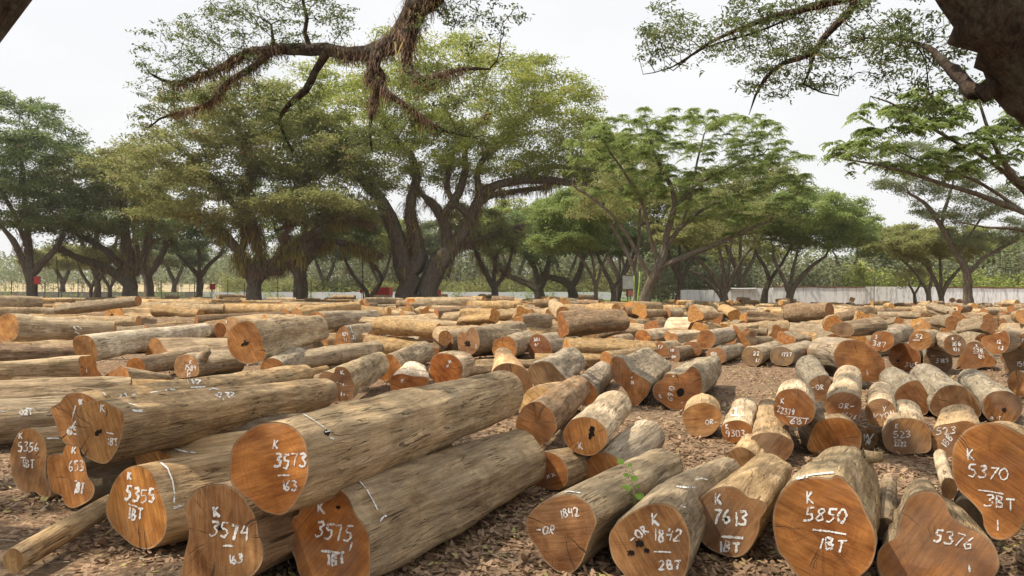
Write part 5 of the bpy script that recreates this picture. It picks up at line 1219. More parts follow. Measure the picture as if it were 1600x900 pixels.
# beyond the wall
for px_, cy_, rx_, ry_, d_, m_, lb_, s_ in ((1390,385,55,40,104,M_L_LIME,'pale lime tree behind the white wall, left of the bent grey-green tree',101),
    (1320,350,50,30,100,M_L_FRESH,'fresh green tree behind the white wall, right of the dense bright green tree',103),
    (1590,400,60,40,106,M_L_FRESH,'bushy green tree behind the white wall at the right edge',107), (1520,390,60,40,112,M_L_LIME,'pale tree behind the white wall and behind the bent tree',109),
    (1060,395,46,34,108,M_L_GREY,'pale tree standing behind the low wall, right of the leaning young tree',113),(1160,400,70,40,112,M_L_OLIVE,'olive tree behind the left end of the white wall',127)):
    tree('background_tree', lb_, 'trees beyond the walls', d_, None, [[(px_,466,5),(px_+3,445,4),(px_-8,420,3),(px_-14,400,2)], [(px_+3,445,3.4),(px_+14,420,3),(px_+20,400,2)]],
     [(px_,cy_,rx_,ry_,0,6,1)], 420, .8, m_, 20000, .40, 1.0, seed=s_, bark=M_BARK2, thr=.08, tipr=.02)
# boughs reaching in from trees that stand outside the picture
tree('rain_tree', 'rain tree standing behind the viewer whose fern-clad bough hangs in from the top', 'rain trees overhanging the view', 12, None,
 [[(-1.2,-6,0,.75),(-1.2,-6,2,.6),(-1.1,-5.6,4.2,.5)],
  [(-1.1,-5.6,4.2,.40),(-.9,-2,6.6,.30),(-.8,4,7.6,.22),(-.8,8,7.,.19),(*at(690,-50,10.5),.17),(*at(655,10,11),.17),(*at(615,66,11.5),.14),(*at(560,84,11.7),.10),(*at(500,78,12),.09),(*at(440,78,12.2),.08),(*at(385,84,12.4),.065),(*at(350,104,12.6),.05),(*at(315,118,12.8),.045),(*at(270,130,13),.03),(*at(240,118,13),.02)],
  [(*at(420,80,12.2),.05),(*at(385,112,12.3),.05),(*at(352,132,12.4),.045),(*at(330,160,12.6),.04),(*at(290,174,12.8),.03),(*at(250,185,13),.02),(*at(232,200,13),.012)],
  [(*at(510,82,12),.07),(*at(492,112,12),.065),(*at(478,140,12.1),.06),(*at(450,165,12.2),.04),(*at(436,190,12.3),.03),(*at(446,215,12.4),.02),(*at(458,238,12.5),.012)],
  [(*at(590,84,11.5),.09),(*at(578,120,11.5),.07),(*at(600,140,11.4),.05),(*at(640,170,11.3),.035),(*at(680,198,11.2),.026),(*at(725,212,11.1),.015)],
  [(*at(640,50,11),.11),(*at(636,100,11),.07),(*at(655,125,10.8),.06),(*at(690,118,10.6),.04),(*at(720,108,10.5),.026),(*at(765,108,10.4),.014)],
  [(*at(476,78,12),.045),(*at(476,50,12),.035),(*at(480,30,12),.03),(*at(474,5,12),.024),(*at(470,-30,12),.02)],
  [(*at(428,78,12.2),.03),(*at(426,60,12.2),.025),(*at(424,38,12.2),.018),(*at(405,26,12.2),.012)],
  [(*at(600,110,11.5),.06),(*at(582,170,11.5),.035),(*at(578,215,11.5),.02),(*at(582,238,11.5),.01)],
  [(-1.1,-5.6,4.2,.34),(-4,-2,6.5,.26),(-6,2,8,.18),(-7,5,9.2,.10)], [(-1.1,-5.6,4.2,.3),(2,-2,7,.2),(3,3,9,.12)]],
 [(*at(350,70,12.4),1.35,1.2,.5,2.4),(*at(280,135,12.9),.8,.7,.55,1.6),(*at(440,20,12),1.3,1,.35,1.6),(*at(440,160,12.2),.9,.6,.35,.8),(*at(690,130,10.8),.7,.6,.5,.8),(*at(640,200,11.2),.9,.5,.3,.5),(*at(440,215,12.3),.45,.5,.45,.7),(*at(720,215,11.1),.7,.5,.35,.6),(*at(580,215,11.5),.4,.5,.4,.4),(*at(250,185,13),.6,.5,.3,.5),
  (*at(730,20,10.5),.9,.8,.35,.6),(-6.5,4.5,9.5,3.6,4,.7,1.6),(-3,2.6,8.6,2.8,2.6,.6,2.4)],  # last two crown masses hang out of view, added to shade the front logs
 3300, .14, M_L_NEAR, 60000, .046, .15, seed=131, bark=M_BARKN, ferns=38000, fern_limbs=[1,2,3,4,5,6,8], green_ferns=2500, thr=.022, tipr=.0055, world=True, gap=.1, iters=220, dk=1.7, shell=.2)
tree('rain_tree', "rain tree with a massive dark limb crossing the top right corner", 'rain trees overhanging the view', 8, None,
 [[(4.75,6.1,0,.85),(4.8,6.1,.5,.70),(4.9,6.05,1.3,.56),(4.9,6,2.3,.50),(4.6,5.95,3.0,.40)],
  [(4.6,5.95,3.0,.40),(*at(1650,120,5.8),.35),(*at(1588,52,5.7),.30),(*at(1525,-30,5.6),.26),(*at(1450,-130,5.6),.21),(*at(1360,-240,5.8),.15),(*at(1260,-350,6),.1)],
  [(*at(1440,-145,5.65),.11),(*at(1400,-70,7.0),.075),(*at(1330,-10,8),.055),(*at(1280,8,8.4),.045),(*at(1225,22,8.7),.034),(*at(1165,42,9),.026),(*at(1110,66,9.2),.018),(*at(1050,105,9.4),.010),(*at(1005,116,9.5),.006)],
  [(*at(1345,-5,8),.045),(*at(1318,28,8.1),.038),(*at(1290,56,8.2),.034),(*at(1272,82,8.3),.032),(*at(1225,98,8.5),.026),(*at(1195,124,8.6),.02),(*at(1180,150,8.7),.014),(*at(1170,180,8.8),.008)],
  [(*at(1275,85,8.3),.022),(*at(1264,112,8.3),.018),(*at(1255,132,8.4),.014),(*at(1285,145,8.4),.010),(*at(1310,150,8.4),.007)],
  [(*at(1255,20,8.6),.016),(*at(1180,50,8.8),.014),(*at(1100,75,9),.012),(*at(1052,110,9.1),.008)],
  [(*at(1530,150,5.9),.07),(*at(1475,95,6.6),.035),(*at(1440,70,7),.022),(*at(1400,60,7.4),.014),(*at(1350,60,7.6),.008)],
  [(4.6,5.95,3.0,.3),(6,7,5,.22),(7,9,7.5,.1)]],
 [(*at(1150,70,8.9),1.,.8,.35,2.2),(*at(1240,120,8.5),.65,.6,.32,1.8),(*at(1040,60,9.3),.4,.5,.55,1.),(*at(1340,90,8),.7,.7,.45,1.4),(*at(1430,70,7.2),.55,.6,.5,1.4),(*at(1480,160,7.2),.5,.6,.3,.7),(*at(1250,0,8.6),.9,.8,.2,1.),(6,8,8,3,3,.6,1.)],
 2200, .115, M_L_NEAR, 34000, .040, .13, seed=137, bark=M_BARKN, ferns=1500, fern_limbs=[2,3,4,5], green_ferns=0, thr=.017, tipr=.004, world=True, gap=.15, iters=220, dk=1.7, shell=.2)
tree('young_tree', 'half-bare tree outside on the right whose long thin arching branches reach in', 'rain trees overhanging the view', 14, None,
 [[(*at(1760,452+2125/14,14)[:2],0,.22),(*at(1745,420,14),.17),(*at(1720,380,14),.15)],
  [(*at(1720,380,14),.09),(*at(1650,350,13.6),.06),(*at(1600,332,13.2),.05),(*at(1540,308,12.8),.042),(*at(1480,290,12.5),.034),(*at(1420,270,12.2),.024),(*at(1360,255,12),.016),(*at(1300,246,12),.008)],
  [(*at(1720,380,14),.09),(*at(1640,310,13.4),.06),(*at(1590,280,13),.05),(*at(1560,240,12.8),.036),(*at(1540,190,12.6),.026),(*at(1528,150,12.6),.014)],
  [(*at(1650,350,13.6),.05),(*at(1560,262,13),.034),(*at(1500,226,12.6),.027),(*at(1440,190,12.3),.020),(*at(1390,160,12),.014),(*at(1360,150,12),.008)],
  [(*at(1600,332,13.2),.035),(*at(1530,285,13),.026),(*at(1460,262,12.8),.018),(*at(1400,235,12.6),.010)],
  [(*at(1720,380,14),.06),(*at(1650,372,13.8),.04),(*at(1590,358,13.6),.03),(*at(1540,355,13.5),.018),(*at(1490,345,13.4),.010)],
  [(*at(1720,380,14),.1),(*at(1760,250,15),.07),(*at(1780,100,16),.04)]],
 [(*at(1400,200,12.2),.75,.8,.45,2),(*at(1340,240,12),.5,.6,.22,1.4),(*at(1450,160,12.4),.8,.8,.3,1.4),(*at(1520,230,12.6),.8,.8,.5,1.2),(*at(1430,265,12.4),.7,.7,.15,1.),(*at(1590,180,13),.6,.8,.7,1.)],
 900, .17, M_L_FRESH, 24000, .06, .20, seed=139, bark=M_BARK2, style='frond', thr=.022, tipr=.005, world=True, gap=.1, iters=200, dk=1.7, shell=.2)

tree('rain_tree', 'rain tree outside on the left whose dark limb cuts the top left corner', 'rain trees overhanging the view', 6, None,
 [[(-7.2,5.2,0,.6),(-7.1,5.2,1.2,.42),(-6.4,5.2,2.1,.34)],
  [(-6.4,5.2,2.1,.30),(*at(-450,330,5.25),.24),(*at(-220,190,5.2),.185),(*at(-45,52,5.2),.16),(*at(35,-38,5.2),.15),(*at(170,-190,5.5),.11)],
  [(-6.4,5.2,2.1,.26),(-7.5,6,4,.2),(-8,7,6.5,.1)]],
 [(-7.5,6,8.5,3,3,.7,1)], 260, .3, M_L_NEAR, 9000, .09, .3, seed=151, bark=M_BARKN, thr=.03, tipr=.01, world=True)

for px_, cy_, rx_, ry_, d_, m_, lb_, s_ in ((505,385,60,38,150,M_L_GREY,'hazy far tree seen between the squat dark trunk and the V-shaped tree',161),
    (800,350,70,44,152,M_L_LIME,'hazy lime tree far behind the short-stemmed umbrella tree',163),(690,375,60,40,158,M_L_GREY,'hazy far tree seen through the fork of the great tree',167),
    (880,345,70,44,156,M_L_LIME,'hazy lime tree far behind the bright green crown',169),(985,370,70,44,150,M_L_OLIVE,'hazy far tree behind the grey board',173),
    (1075,385,60,34,148,M_L_GREY,'hazy far tree right of the leaning young tree',179),(270,400,60,30,160,M_L_GREY,'hazy far tree left of the little Y-shaped tree',181),
    (95,405,60,30,160,M_L_OLIVE,'hazy far tree right of the red board on the far left',191),(590,370,60,40,154,M_L_LIME,'hazy far tree above the red cart',193)):
    tree('background_tree', lb_, 'trees beyond the walls', d_, None, [[(px_,464,5),(px_+3,445,4),(px_-8,420,3),(px_-14,400,2)], [(px_+3,445,3.4),(px_+14,420,3),(px_+20,400,2)]],
     [(px_,cy_,rx_,ry_,0,8,1)], 420, 1.1, m_, 24000, .62, 1.5, seed=s_, bark=M_BARK2, thr=.1, tipr=.03)

for px_, cy_, rx_, ry_, d_, m_, n_, lb_, s_ in ((1155,300,120,54,88,M_L_OLIVE,46000,'olive tree behind the leaning young tree, its crown filling the gap on the right',211),
    (965,270,80,70,96,M_L_LIME,46000,'lime tree whose crown fills the gap between the great tree and the young tree',223),
    (1060,330,80,40,92,M_L_OLIVE,26000,'low olive tree directly behind the leaning young tree',227),
    (150,300,110,60,118,M_L_OLIVE,40000,'olive tree filling the gap between the large dark tree and the leaning one',229)):
    tree('rain_tree', lb_, G1, d_, None, [[(px_,468,6),(px_+3,440,5),(px_-12,405,4),(px_-25,370,3)], [(px_+3,440,4),(px_+22,405,3.4),(px_+34,370,2.4)], [(px_+3,430,4),(px_+2,380,3),(px_+5,330,2)]],
     [(px_,cy_,rx_,ry_,0,7,2),(px_+20,cy_+35,rx_*.7,ry_*.5,0,6,.8)], 900, .85, m_, n_, .42, 1.1, seed=s_, bark=M_BARK2, thr=.09, tipr=.022, gap=.1)
# ------------------------------------------------------------------ walls, fence, far wood
def wall_mat():
    t = NT('stained_whitewash'); g = t.n('ShaderNodeNewGeometry'); P = g.outputs['Position']
    st = t.noise(t.mapping(P, (1, .2, .09)), 2.6, 5, .7); st2 = t.noise(t.mapping(P, (1, .2, .25)), 6.5, 4, .7)
    big = t.noise(P, .16, 3, .5)
    f = t.ramp(t.math('ADD', t.math('MULTIPLY', st, .6), t.math('MULTIPLY', st2, .4)), .49, .64)
    f = t.math('MULTIPLY', f, t.ramp(big, .3, .55, .25, 1.), clamp=True)
    col = t.mix(f, (.86, .87, .87), (.34, .335, .31))
    return t.finish(col, .9, st2, .3, .02, .1)
M_WALL = wall_mat(); M_RUST = plain_mat('rusty_red_capping', (.19, .085, .06), .35, 3); M_CONC = plain_mat('grey_concrete', (.16, .155, .14), .25, 2)
M_TIN = plain_mat('weathered_tin', (.34, .35, .36), .2, 4, .5); M_LOWW = plain_mat('pale_blue_whitewash', (.58, .63, .67), .12, .4)
M_RED = plain_mat('faded_red_paint', (.42, .04, .035), .25, 3, .6); M_YEL = plain_mat('yellow_paint', (.60, .42, .04), .2, 3, .6)
M_POST = plain_mat('dark_post', (.055, .05, .045), .3, 6); M_TYRE = plain_mat('black_rubber', (.02, .02, .02), .2, 6)
M_SIGN = plain_mat('grey_board_back', (.30, .31, .29), .2, 3); M_WIRE = plain_mat('fence_wire', (.14, .13, .12), .1, 3)
M_GRN = plain_mat('green_stake', (.22, .36, .07), .35, 5); M_STEM = plain_mat('pale_stems', (.33, .29, .21), .25, 2)
M_L_FAR = leaf_mat('far_wood_foliage', (.10, .125, .06), (.27, .29, .15), (.34, .28, .16), .3)
M_L_YEL = leaf_mat('yellow_green_foliage', (.12, .17, .03), (.36, .40, .09), (.40, .34, .14), .35)

WD = 82.
def wall_piece(x0p, x1p, ztop, cap, parent, dth=.0, y=WD):
    x0, x1 = (x0p-800)/F*y, (x1p-800)/F*y; vs, fs = [], []
    n = max(2, int((x1-x0)/.8)); top = [ztop+.025*math.sin(i*1.7)+.02*math.sin(i*.6) for i in range(n+1)]
    for i in range(n+1):
        x = x0+(x1-x0)*i/n
        vs += [(x, y+dth, -.05), (x, y+dth, top[i]), (x, y+dth+.22, top[i]), (x, y+dth+.22, -.05)]
    for i in range(n):
        b = i*4
        for j in range(3): fs.append((b+j, b+j+4, b+j+5, b+j+1))
    fs += [(0, 1, 2, 3), (n*4+3, n*4+2, n*4+1, n*4)]
    o = mesh_obj('wall_bay', vs, fs, M_WALL); adopt(o, parent)
    if cap:
        vs, fs = [], []
        for i in range(n+1):
            x = x0+(x1-x0)*i/n; vs += [(x, y+dth-.06, top[i]+.003), (x, y+dth-.06, top[i]+.10), (x, y+dth+.28, top[i]+.10), (x, y+dth+.28, top[i]+.003)]
        for i in range(n):
            b = i*4
            for j in range(4): fs.append((b+j, b+4+j, b+4+(j+1) % 4, b+(j+1) % 4))
        o2 = mesh_obj('capping', vs, fs, cap); adopt(o2, parent)
ww = empty('boundary_wall', ((1330-800)/F*WD, WD, 0)); tag(ww, 'white boundary wall with black rain streaks and rusty capping, at the back right', 'wall')
wall_piece(1064, 1143, 1.62, None, ww); wall_piece(1143.6, 1207, 1.80, None, ww, .05); wall_piece(1207.5, 1352, 1.88, M_RUST, ww); wall_piece(1352.5, 1474, 1.95, None, ww, .06)
wall_piece(1474.5, 1800, 1.80, M_RUST, ww, .02)
tr_ = empty('tin_roof', ((1165-800)/F*80, 80.5, 1.6)); tag(tr_, 'bent sheet of pale tin lying along the top of the white wall', 'roof sheet')
vs, fs = [], []; n = 40
for i in range(n+1):
    x = at(1138+44*i/n, 452, 82)[0]; z = 1.80+.015*(i % 2)-.05*math.sin(i/n*2.8)
    vs += [(x, 81.6, z-.05), (x, 82.6, z+.06), (x, 82.6, z+.075), (x, 81.6, z-.035)]
for i in range(n):
    for j in range(4): fs.append((i*4+j, i*4+4+j, i*4+4+(j+1) % 4, i*4+(j+1) % 4))
ts = mesh_obj('tin_sheet', vs, fs, M_TIN); adopt(ts, tr_)
LD = 140.
def long_box(name, label, cat, x0p, x1p, d, z0, z1, mat, th=.25):
    vs, fs = [], []; x0, x1 = (x0p-800)/F*d, (x1p-800)/F*d; n = 60
    for i in range(n+1):
        x = x0+(x1-x0)*i/n; zz = z1+.03*math.sin(i*1.3); vs += [(x, d, z0), (x, d, zz), (x, d+th, zz), (x, d+th, z0)]
    for i in range(n):
        for j in range(3): fs.append((i*4+j, i*4+4+j, i*4+5+j, i*4+j+1))
    fs += [(0, 1, 2, 3), (n*4+3, n*4+2, n*4+1, n*4)]
    o = mesh_obj(name, vs, fs, mat); tag(o, label, cat); return o
long_box('low_wall', 'long low pale blue-white wall running across behind the rain trees', 'wall', 308, 1062, LD, -.1, 1.22, M_LOWW)
long_box('low_wall', 'dark grey low wall at the back left in front of the dry field', 'wall', -250, 307, LD, -.1, 1.25, M_CONC)
fe = empty('wire_fence', (at(150, 452, 128)[0], 128, 0)); tag(fe, 'wire fence on thin dark posts before the dry field at the back left', 'fence')
for i in range(22):
    x = at(-60+i*26, 452, 128)[0]; vs, fs = [], []; box_vf(x-.05, x+.05, 127.95, 128.05, 0, 3.1+.3*math.sin(i*2.1), vs, fs); o = mesh_obj('post', vs, fs, M_POST); adopt(o, fe)
for z in (.6, 1.2, 1.8, 2.4):
    vs, fs = [], []; x0, x1 = at(-60, 452, 128)[0], at(-60+21*26, 452, 128)[0]; box_vf(x0, x1, 127.93, 127.945, z, z+.02, vs, fs); o = mesh_obj('wire', vs, fs, M_WIRE); adopt(o, fe)

rs = np.random.default_rng(77)
def wood(name, label, n, xr, yr, hr, leafn, lmat, lsz, stem_r=.07, spread=1.2, seed=1, low=.3, terr=lambda x, y: 0., stem_mat=None, top=1.):
    rs = np.random.default_rng(seed); V, Fq, LV, LF, LT = [], [], [], [], []; nv = 0; nl = 0
    for i in range(n):
        y = rs.uniform(*yr); x = rs.uniform(*xr)*y; h = rs.uniform(*hr)*(1+.25*math.sin(x*.07+seed)); z0 = terr(x, y)
        px_ = x; k = 5; zs = np.linspace(0, h, k); cx = x+np.cumsum(rs.normal(0, .08, k)); r = stem_r*(1-zs/h*.7)
        a = np.array([0, 2.1, 4.2]); ring = np.stack([np.cos(a), np.sin(a)], 1)
        v = np.concatenate([np.stack([cx[j]+ring[:, 0]*r[j], y+ring[:, 1]*r[j], np.full(3, z0+zs[j]-.1*(j == 0))], 1) for j in range(k)]); V.append(v)
        for j in range(k-1):
            for q in range(3): Fq.append((nv+j*3+q, nv+j*3+(q+1) % 3, nv+(j+1)*3+(q+1) % 3, nv+(j+1)*3+q))
        nv += len(v); m = leafn; t = rs.uniform(low, 1.05, m)*top
        w = spread*np.sin(np.clip((t-low)/(1.1-low), 0.1, 1)*2.6)
        pos = np.stack([x+rs.normal(0, 1, m)*w, y+rs.normal(0, 1, m)*w, z0+t*h], 1)
        az = rs.uniform(0, 6.28, m); el = rs.normal(0, .5, m); dv = np.stack([np.cos(az)*np.cos(el), np.sin(az)*np.cos(el), np.sin(el)], 1)
        nr = np.stack([rs.normal(0, .6, m), rs.normal(0, .6, m), np.ones(m)], 1)
        lv, lf = cards(pos, dv, nr, lsz*rs.uniform(.5, 1.4, m), lsz*rs.uniform(.25, .5, m)); LV.append(lv); LF.append(lf+nl); nl += len(lv)
        LT.append(np.repeat(np.clip(rs.normal(rs.uniform(.25, .75), .12, m), 0, 1), 6))
    o = mesh_obj(name, np.vstack(V), np.array(Fq), stem_mat or M_STEM, smooth=True); tag(o, label, 'wood', kind='stuff')
    l = mesh_obj('foliage', np.vstack(LV), np.vstack(LF), lmat, parent=o); fattr(l.data, 'tint', np.concatenate(LT)); l['kind'] = 'stuff'
    return o
tz = lambda x, y: -.015+max(0, y-158)*.024
wood('sapling_wood', 'pale wood of thin straight saplings behind the low wall', 560, (-.36, .24), (158, 200), (8, 13), 120, M_L_FAR, .6, .07, 1.2, 3, .08, tz)
wood('sparse_saplings', 'sparse bare saplings and shrubs on the dry field', 90, (-.72, -.34), (145, 215), (3, 8), 45, M_L_FAR, .5, .07, .8, 5, .3, tz)
wood('far_wood', 'far wooded horizon beyond the fields', 1000, (-.85, .85), (290, 400), (9, 15), 55, M_L_GREY, 1.9, .15, 3.2, 7, .05, tz)
wood('scrub', 'dense olive scrub of thin stems behind the white wall', 420, (.16, .72), (92, 122), (4.2, 7), 110, M_L_FAR, .42, .05, .9, 9, .1)
wood('yellow_scrub', 'yellow-green scrub rising above the white wall on the right', 190, (.42, .72), (88, 104), (3, 4.8), 110, M_L_YEL, .36, .04, .8, 13, .15)
wood('undergrowth', 'green undergrowth behind the low wall in the middle', 330, (-.36, .23), (143, 156), (2., 4.6), 110, M_L_OLIVE, .5, .04, 1.1, 19, .02)
wood('shrubs', 'green shrubs before the low wall at the back', 60, (-.66, .2), (132, 137), (1., 2.6), 60, M_L_FRESH, .35, .04, .6, 15, .05)

def sapling(label, px_, y0, y1, d, n, mat, ls):
    b = at(px_, 452, d); r = empty('sapling', (b[0], d, 0)); tag(r, label, 'sapling'); h = at(px_, y1, d)[2]
    vs, fs = [], []
    for j in range(6):
        for q in range(6): vs.append((b[0]+.05*math.sin(j)+.04*math.cos(q*1.05)*(1-j*.12), d+.04*math.sin(q*1.05), h*j/5))
    fs = [(j*6+q, j*6+(q+1) % 6, (j+1)*6+(q+1) % 6, (j+1)*6+q) for j in range(5) for q in range(6)]
    adopt(mesh_obj('stem', vs, fs, M_STEM), r)
    rs = np.random.default_rng(int(px_)); t = rs.uniform(.45, 1., n); az = rs.uniform(0, 6.28, n); el = rs.uniform(.1, 1., n)
    dv = np.stack([np.cos(az)*np.cos(el), np.sin(az)*np.cos(el), np.sin(el)], 1); pos = np.stack([np.full(n, b[0]), np.full(n, d), t*h], 1)
    lv, lf = cards(pos, dv, np.tile([0, 0, 1.], (n, 1))+dv*.1, ls*rs.uniform(.6, 1.1, n), ls*.25*np.ones(n), .3, .5)
    c = mesh_obj('crown', lv, lf, mat); fattr(c.data, 'tint', np.repeat(rs.uniform(.5, 1, n), 6)); adopt(c, r)
sapling('bright yellow-green big-leaved plant sticking up behind the white wall', 1345, 440, 408, 88, 26, M_L_YEL, 1.5)
sapling('small yellow-green plant peeping over the white wall, left of the dense green tree', 1302, 440, 436, 86, 16, M_L_YEL, .7)

# boards on posts, the red container, the signboard and stakes
def board(label, px_, py_, w, h, d, mat, cat='sign', pole=True, depth=.05, side=1):
    c = at(px_, py_, d); ww_, hh = w/F*d, h/F*d; r = empty('sign_board', (c[0], d, 0)); tag(r, label, cat)
    vs, fs = [], []; box_vf(c[0]-ww_/2, c[0]+ww_/2, d-depth/2, d+depth/2, c[2]-hh/2, c[2]+hh/2, vs, fs); adopt(mesh_obj('panel', vs, fs, mat), r)
    e = .03; vs, fs = [], []
    for (a0, a1, b0, b1) in ((-ww_/2-e, ww_/2+e, -hh/2-e, -hh/2), (-ww_/2-e, ww_/2+e, hh/2, hh/2+e), (-ww_/2-e, -ww_/2, -hh/2, hh/2), (ww_/2, ww_/2+e, -hh/2, hh/2)):
        box_vf(c[0]+a0, c[0]+a1, d-depth/2-.01, d+depth/2+.01, c[2]+b0, c[2]+b1, vs, fs)
    adopt(mesh_obj('frame', vs, fs, M_POST), r)
    vs, fs = [], []; k = .028
    for j, zz in enumerate((0, c[2]+hh/2)):
        for q in range(8): vs.append((c[0]+k*math.cos(q*.785), d+.08+k*math.sin(q*.785), zz))
    fs = [(q, (q+1) % 8, 8+(q+1) % 8, 8+q) for q in range(8)]+[tuple(range(8, 16))]
    adopt(mesh_obj('post', vs, fs, M_POST), r)
board('square red board on a post beside the dark tree at the far left', 58, 438, 10, 12, 84, M_RED)
board('small red board before the low wall, right of the little Y-shaped tree', 332, 448, 8, 8, 106, M_RED)
board('tiny red board just left of the slender V-shaped tree', 565, 455, 4, 5, 100, M_RED)
board('tiny red board at the right foot of the great rain tree', 686, 457, 5, 7, 78, M_RED)
board('grey board on a tall thin post, left of the leaning young tree', 981, 441, 17, 21, 44, M_SIGN)
board('reddish brown board low behind the tall grey board', 985, 458, 13, 9, 58, plain_mat('brown_board', (.25, .10, .07), .3, 4))
cd = 104.; c = at(596, 456, cd); tkr = empty('farm_cart', (c[0], cd, 0)); tag(tkr, 'red box-bodied cart with a yellow front, parked behind the logs under the V-shaped tree', 'cart')
vs, fs = [], []; box_vf(c[0]-1.0, c[0]+1.0, cd, cd+3.2, .85, 1.95, vs, fs); o = mesh_obj('cargo_box', vs, fs, M_RED); adopt(o, tkr)
vs, fs = [], []
for i in range(7): box_vf(c[0]-.95+i*.3, c[0]-.88+i*.3, cd-.03, cd-.002, .88, 1.92, vs, fs)
adopt(mesh_obj('ribbing', vs, fs, plain_mat('dark_red', (.25, .025, .022))), tkr)
vs, fs = [], []; box_vf(c[0]-2.0, c[0]-1.05, cd+.3, cd+2.4, .5, 1.25, vs, fs); box_vf(c[0]-1.6, c[0]-1.06, cd+.6, cd+2.1, 1.252, 1.6, vs, fs); adopt(mesh_obj('yellow_front', vs, fs, M_YEL), tkr)
for wx in (-1.5, .7):
    for wy in (.15, 2.6):
        vs, fs = [], []
        for s_ in (-.1, .1):
            for q in range(16): vs.append((c[0]+wx+.42*math.cos(q*.3927), cd+wy+s_, .42+.42*math.sin(q*.3927)))
        fs = [(q, (q+1) % 16, 16+(q+1) % 16, 16+q) for q in range(16)]+[tuple(range(16))[::-1], tuple(range(16, 32))]; adopt(mesh_obj('wheel', vs, fs, M_TYRE), tkr)
vs, fs = [], []; box_vf(c[0]-1.95, c[0]+.98, cd+.1, cd+3.0, .42, .5, vs, fs); adopt(mesh_obj('chassis', vs, fs, M_POST), tkr)
def stake(label, x0p, y0p, x1p, y1p, d, r, mat, cat='stake'):
    a = at(x0p, y0p, d); b = at(x1p, y1p, d); a[2] = max(a[2], -.05) if y0p < 900 else -.05; vs = []
    for j in range(6):
        q = a+(b-a)*j/5; rr_ = r*(1-.3*j/5)
        for i in range(6): vs.append((q[0]+rr_*math.cos(i*1.047)+.015*math.sin(j*2), q[1]+rr_*math.sin(i*1.047), q[2]))
    fs = [(j*6+i, j*6+(i+1) % 6, (j+1)*6+(i+1) % 6, (j+1)*6+i) for j in range(5) for i in range(6)]+[tuple(range(30, 36))]
    o = mesh_obj('stake', vs, fs, mat, smooth=True); tag(o, label, cat)
stake('long green stake leaning on the leaning young tree, reaching highest', 994, 511, 1000, 424, 36.7, .045, M_GRN)
stake('shorter green stake beside the leaning young tree, on its left', 989, 500, 991, 430, 42.4, .035, M_GRN)
stake('thin dark pole standing before the slender V-shaped tree', 568, 480, 566, 398, 82, .07, M_POST)
stake('thin grey stick standing in the log rows behind the dark stack', 1366, 505, 1366, 428, 46, .025, M_POST)
stake('thin brown stick right of the grey stick behind the dark stack', 1454, 500, 1454, 450, 48, .025, M_POST)
stake('leaning thin pole in the far rows left of the squat dark trunk', 92, 470, 88, 400, 90, .05, M_POST)

# ------------------------------------------------------------------ seedling by the 1842 log
M_SEED = leaf_mat('seedling_leaf', (.12, .24, .03), (.26, .42, .07), None, .45)
sb = at(991, 800, 5.3); sb[2] = 0; sr = empty('seedling', (sb[0], sb[1], 0)); tag(sr, 'little green seedling with rounded leaves growing up against the 1842 log', 'seedling')
stp = [at(992, 812, 5.2), at(992, 785, 5.2), at(989, 760, 5.22), at(986, 745, 5.24), at(980, 722, 5.3)]
stp[0][2] = -.01
def thin(pts, r):
    vs, fs = [], []
    for j, q in enumerate(pts):
        for i in range(5): vs.append((q[0]+r*math.cos(i*1.257), q[1]+r*math.sin(i*1.257), q[2]))
    return vs, [(j*5+i, j*5+(i+1) % 5, (j+1)*5+(i+1) % 5, (j+1)*5+i) for j in range(len(pts)-1) for i in range(5)]
vs, fs = thin(stp, .0022); adopt(mesh_obj('stem', vs, fs, M_GRN), sr)
for (px_, py_, w_) in ((970, 721, 12), (978, 742, 9), (991, 747, 12), (978, 763, 16), (1000, 775, 15), (985, 726, 7), (996, 760, 7)):
    c = at(px_, py_, 5.18); r_ = w_/2/F*5.2; vs = [tuple(c)]; 
    for i in range(14):
        a_ = i/14*6.283; k = 1-.25*(abs(math.sin(a_/2)) < .2); vs.append((c[0]+r_*math.cos(a_)*k, c[1]+r_*.55*math.sin(a_), c[2]+r_*.62*math.sin(a_)*k+.002*math.cos(a_*2)))
    o = mesh_obj('leaf', vs, [(0, i+1, (i+1) % 14+1) for i in range(14)], M_SEED); fattr(o.data, 'tint', [.6]*15); adopt(o, sr)
    o2v, o2f = thin([c, at(989, min(800, py_+14), 5.22)], .0012); o2 = mesh_obj('leaf_stalk', o2v, o2f, M_GRN); adopt(o2, sr)

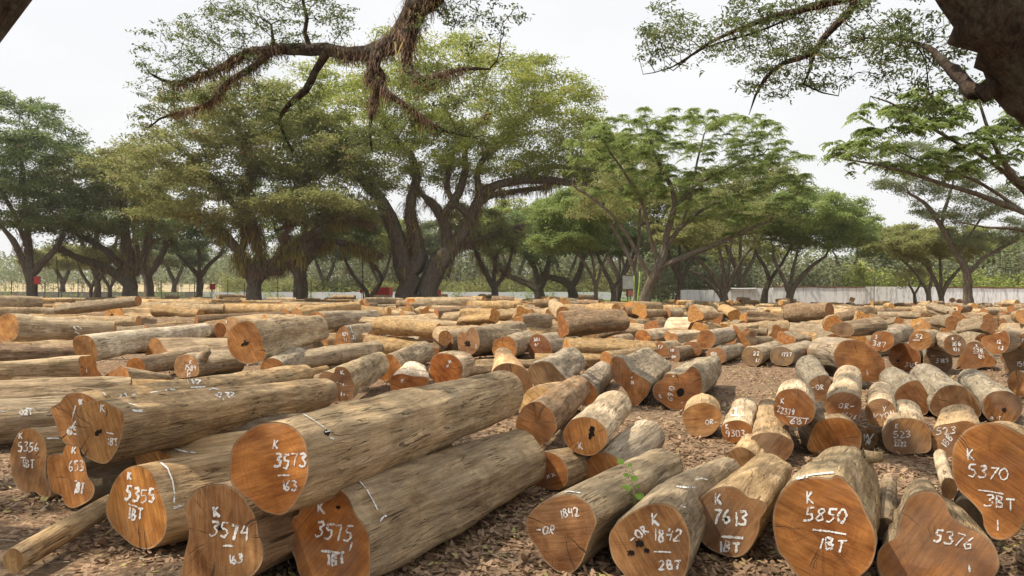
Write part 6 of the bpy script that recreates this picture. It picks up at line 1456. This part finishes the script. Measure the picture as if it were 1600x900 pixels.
# ------------------------------------------------------------------ fallen leaves, bark chips and twigs
N = 110000; rs = np.random.default_rng(5)
y = 3.2+rs.uniform(0, 1, N)**1.5*17; x = rs.uniform(-.72, .76, N)*y
cl = np.array([noise.noise(Vector((a*.9, b*.9, 3)))+.35*noise.noise(Vector((a*3, b*3, 9))) for a, b in zip(x, y)])
dens = np.where(x/y > -.16, .18, -.12)
keep = cl+dens > rs.uniform(-.35, .25, N); x, y = x[keep], y[keep]; k = len(x)
hz = np.array([gz(a, b) for a, b in zip(x, y)])+rs.uniform(.004, .03, k)
az = rs.uniform(0, 6.28, k); el = rs.normal(0, .28, k); dv = np.stack([np.cos(az)*np.cos(el), np.sin(az)*np.cos(el), np.sin(el)], 1)
nr = np.stack([rs.normal(0, .35, k), rs.normal(0, .35, k), np.ones(k)], 1)
big = rs.uniform(size=k) < .02; ln = rs.uniform(.02, .062, k)*np.where(big, 2.1, 1); wd = ln*rs.uniform(.35, .7, k)
LV, LF = cards(np.stack([x, y, hz], 1), dv, nr, ln, wd, .35, -.12)
lit = mesh_obj('leaf_litter', LV, LF, M_LITTER); fattr(lit.data, 'tint', np.repeat(np.clip(rs.normal(.45, .28, k), 0, 1), 6)); tag(lit, 'dry brown fallen leaves covering the ground between the logs', 'leaf litter', kind='stuff')
TV, TF = [], []; nv = 0
for i in range(500):
    yy = 3.4+rs.uniform()**1.5*12; xx = rs.uniform(-.7, .7)*yy; a_ = rs.uniform(0, 6.28); L_ = rs.uniform(.08, .45); r_ = rs.uniform(.0025, .007)
    p = [np.array([xx+math.cos(a_)*L_*t+.02*math.sin(t*5+i), yy+math.sin(a_)*L_*t, gz(xx, yy)+.02+.01*math.sin(t*3+i)]) for t in (0, .33, .66, 1)]
    v, f = thin(p, r_); TV += v; TF += [tuple(q+nv for q in ff) for ff in f]; nv += len(v)
tw = mesh_obj('twigs', TV, TF, M_STEM); tag(tw, 'dry twigs scattered over the leaf litter', 'twigs', kind='stuff')
# ------------------------------------------------------------------ the warm dusty air
vs, fs = [], []; box_vf(-1000, 1000, -120, 1600, -2, 45, vs, fs)
hz_m = bpy.data.materials.new('dusty_air'); hz_m.use_nodes = True; hn = hz_m.node_tree; hn.nodes.clear()
ho = hn.nodes.new('ShaderNodeOutputMaterial'); hv = hn.nodes.new('ShaderNodeVolumePrincipled')
hv.inputs['Color'].default_value = (.95, .95, .94, 1); hv.inputs['Density'].default_value = .00025; hv.inputs['Anisotropy'].default_value = .2
hn.links.new(hv.outputs[0], ho.inputs['Volume'])
hz_o = mesh_obj('haze', vs, fs, hz_m); tag(hz_o, 'thin dusty haze over the whole yard', 'haze', kind='stuff')
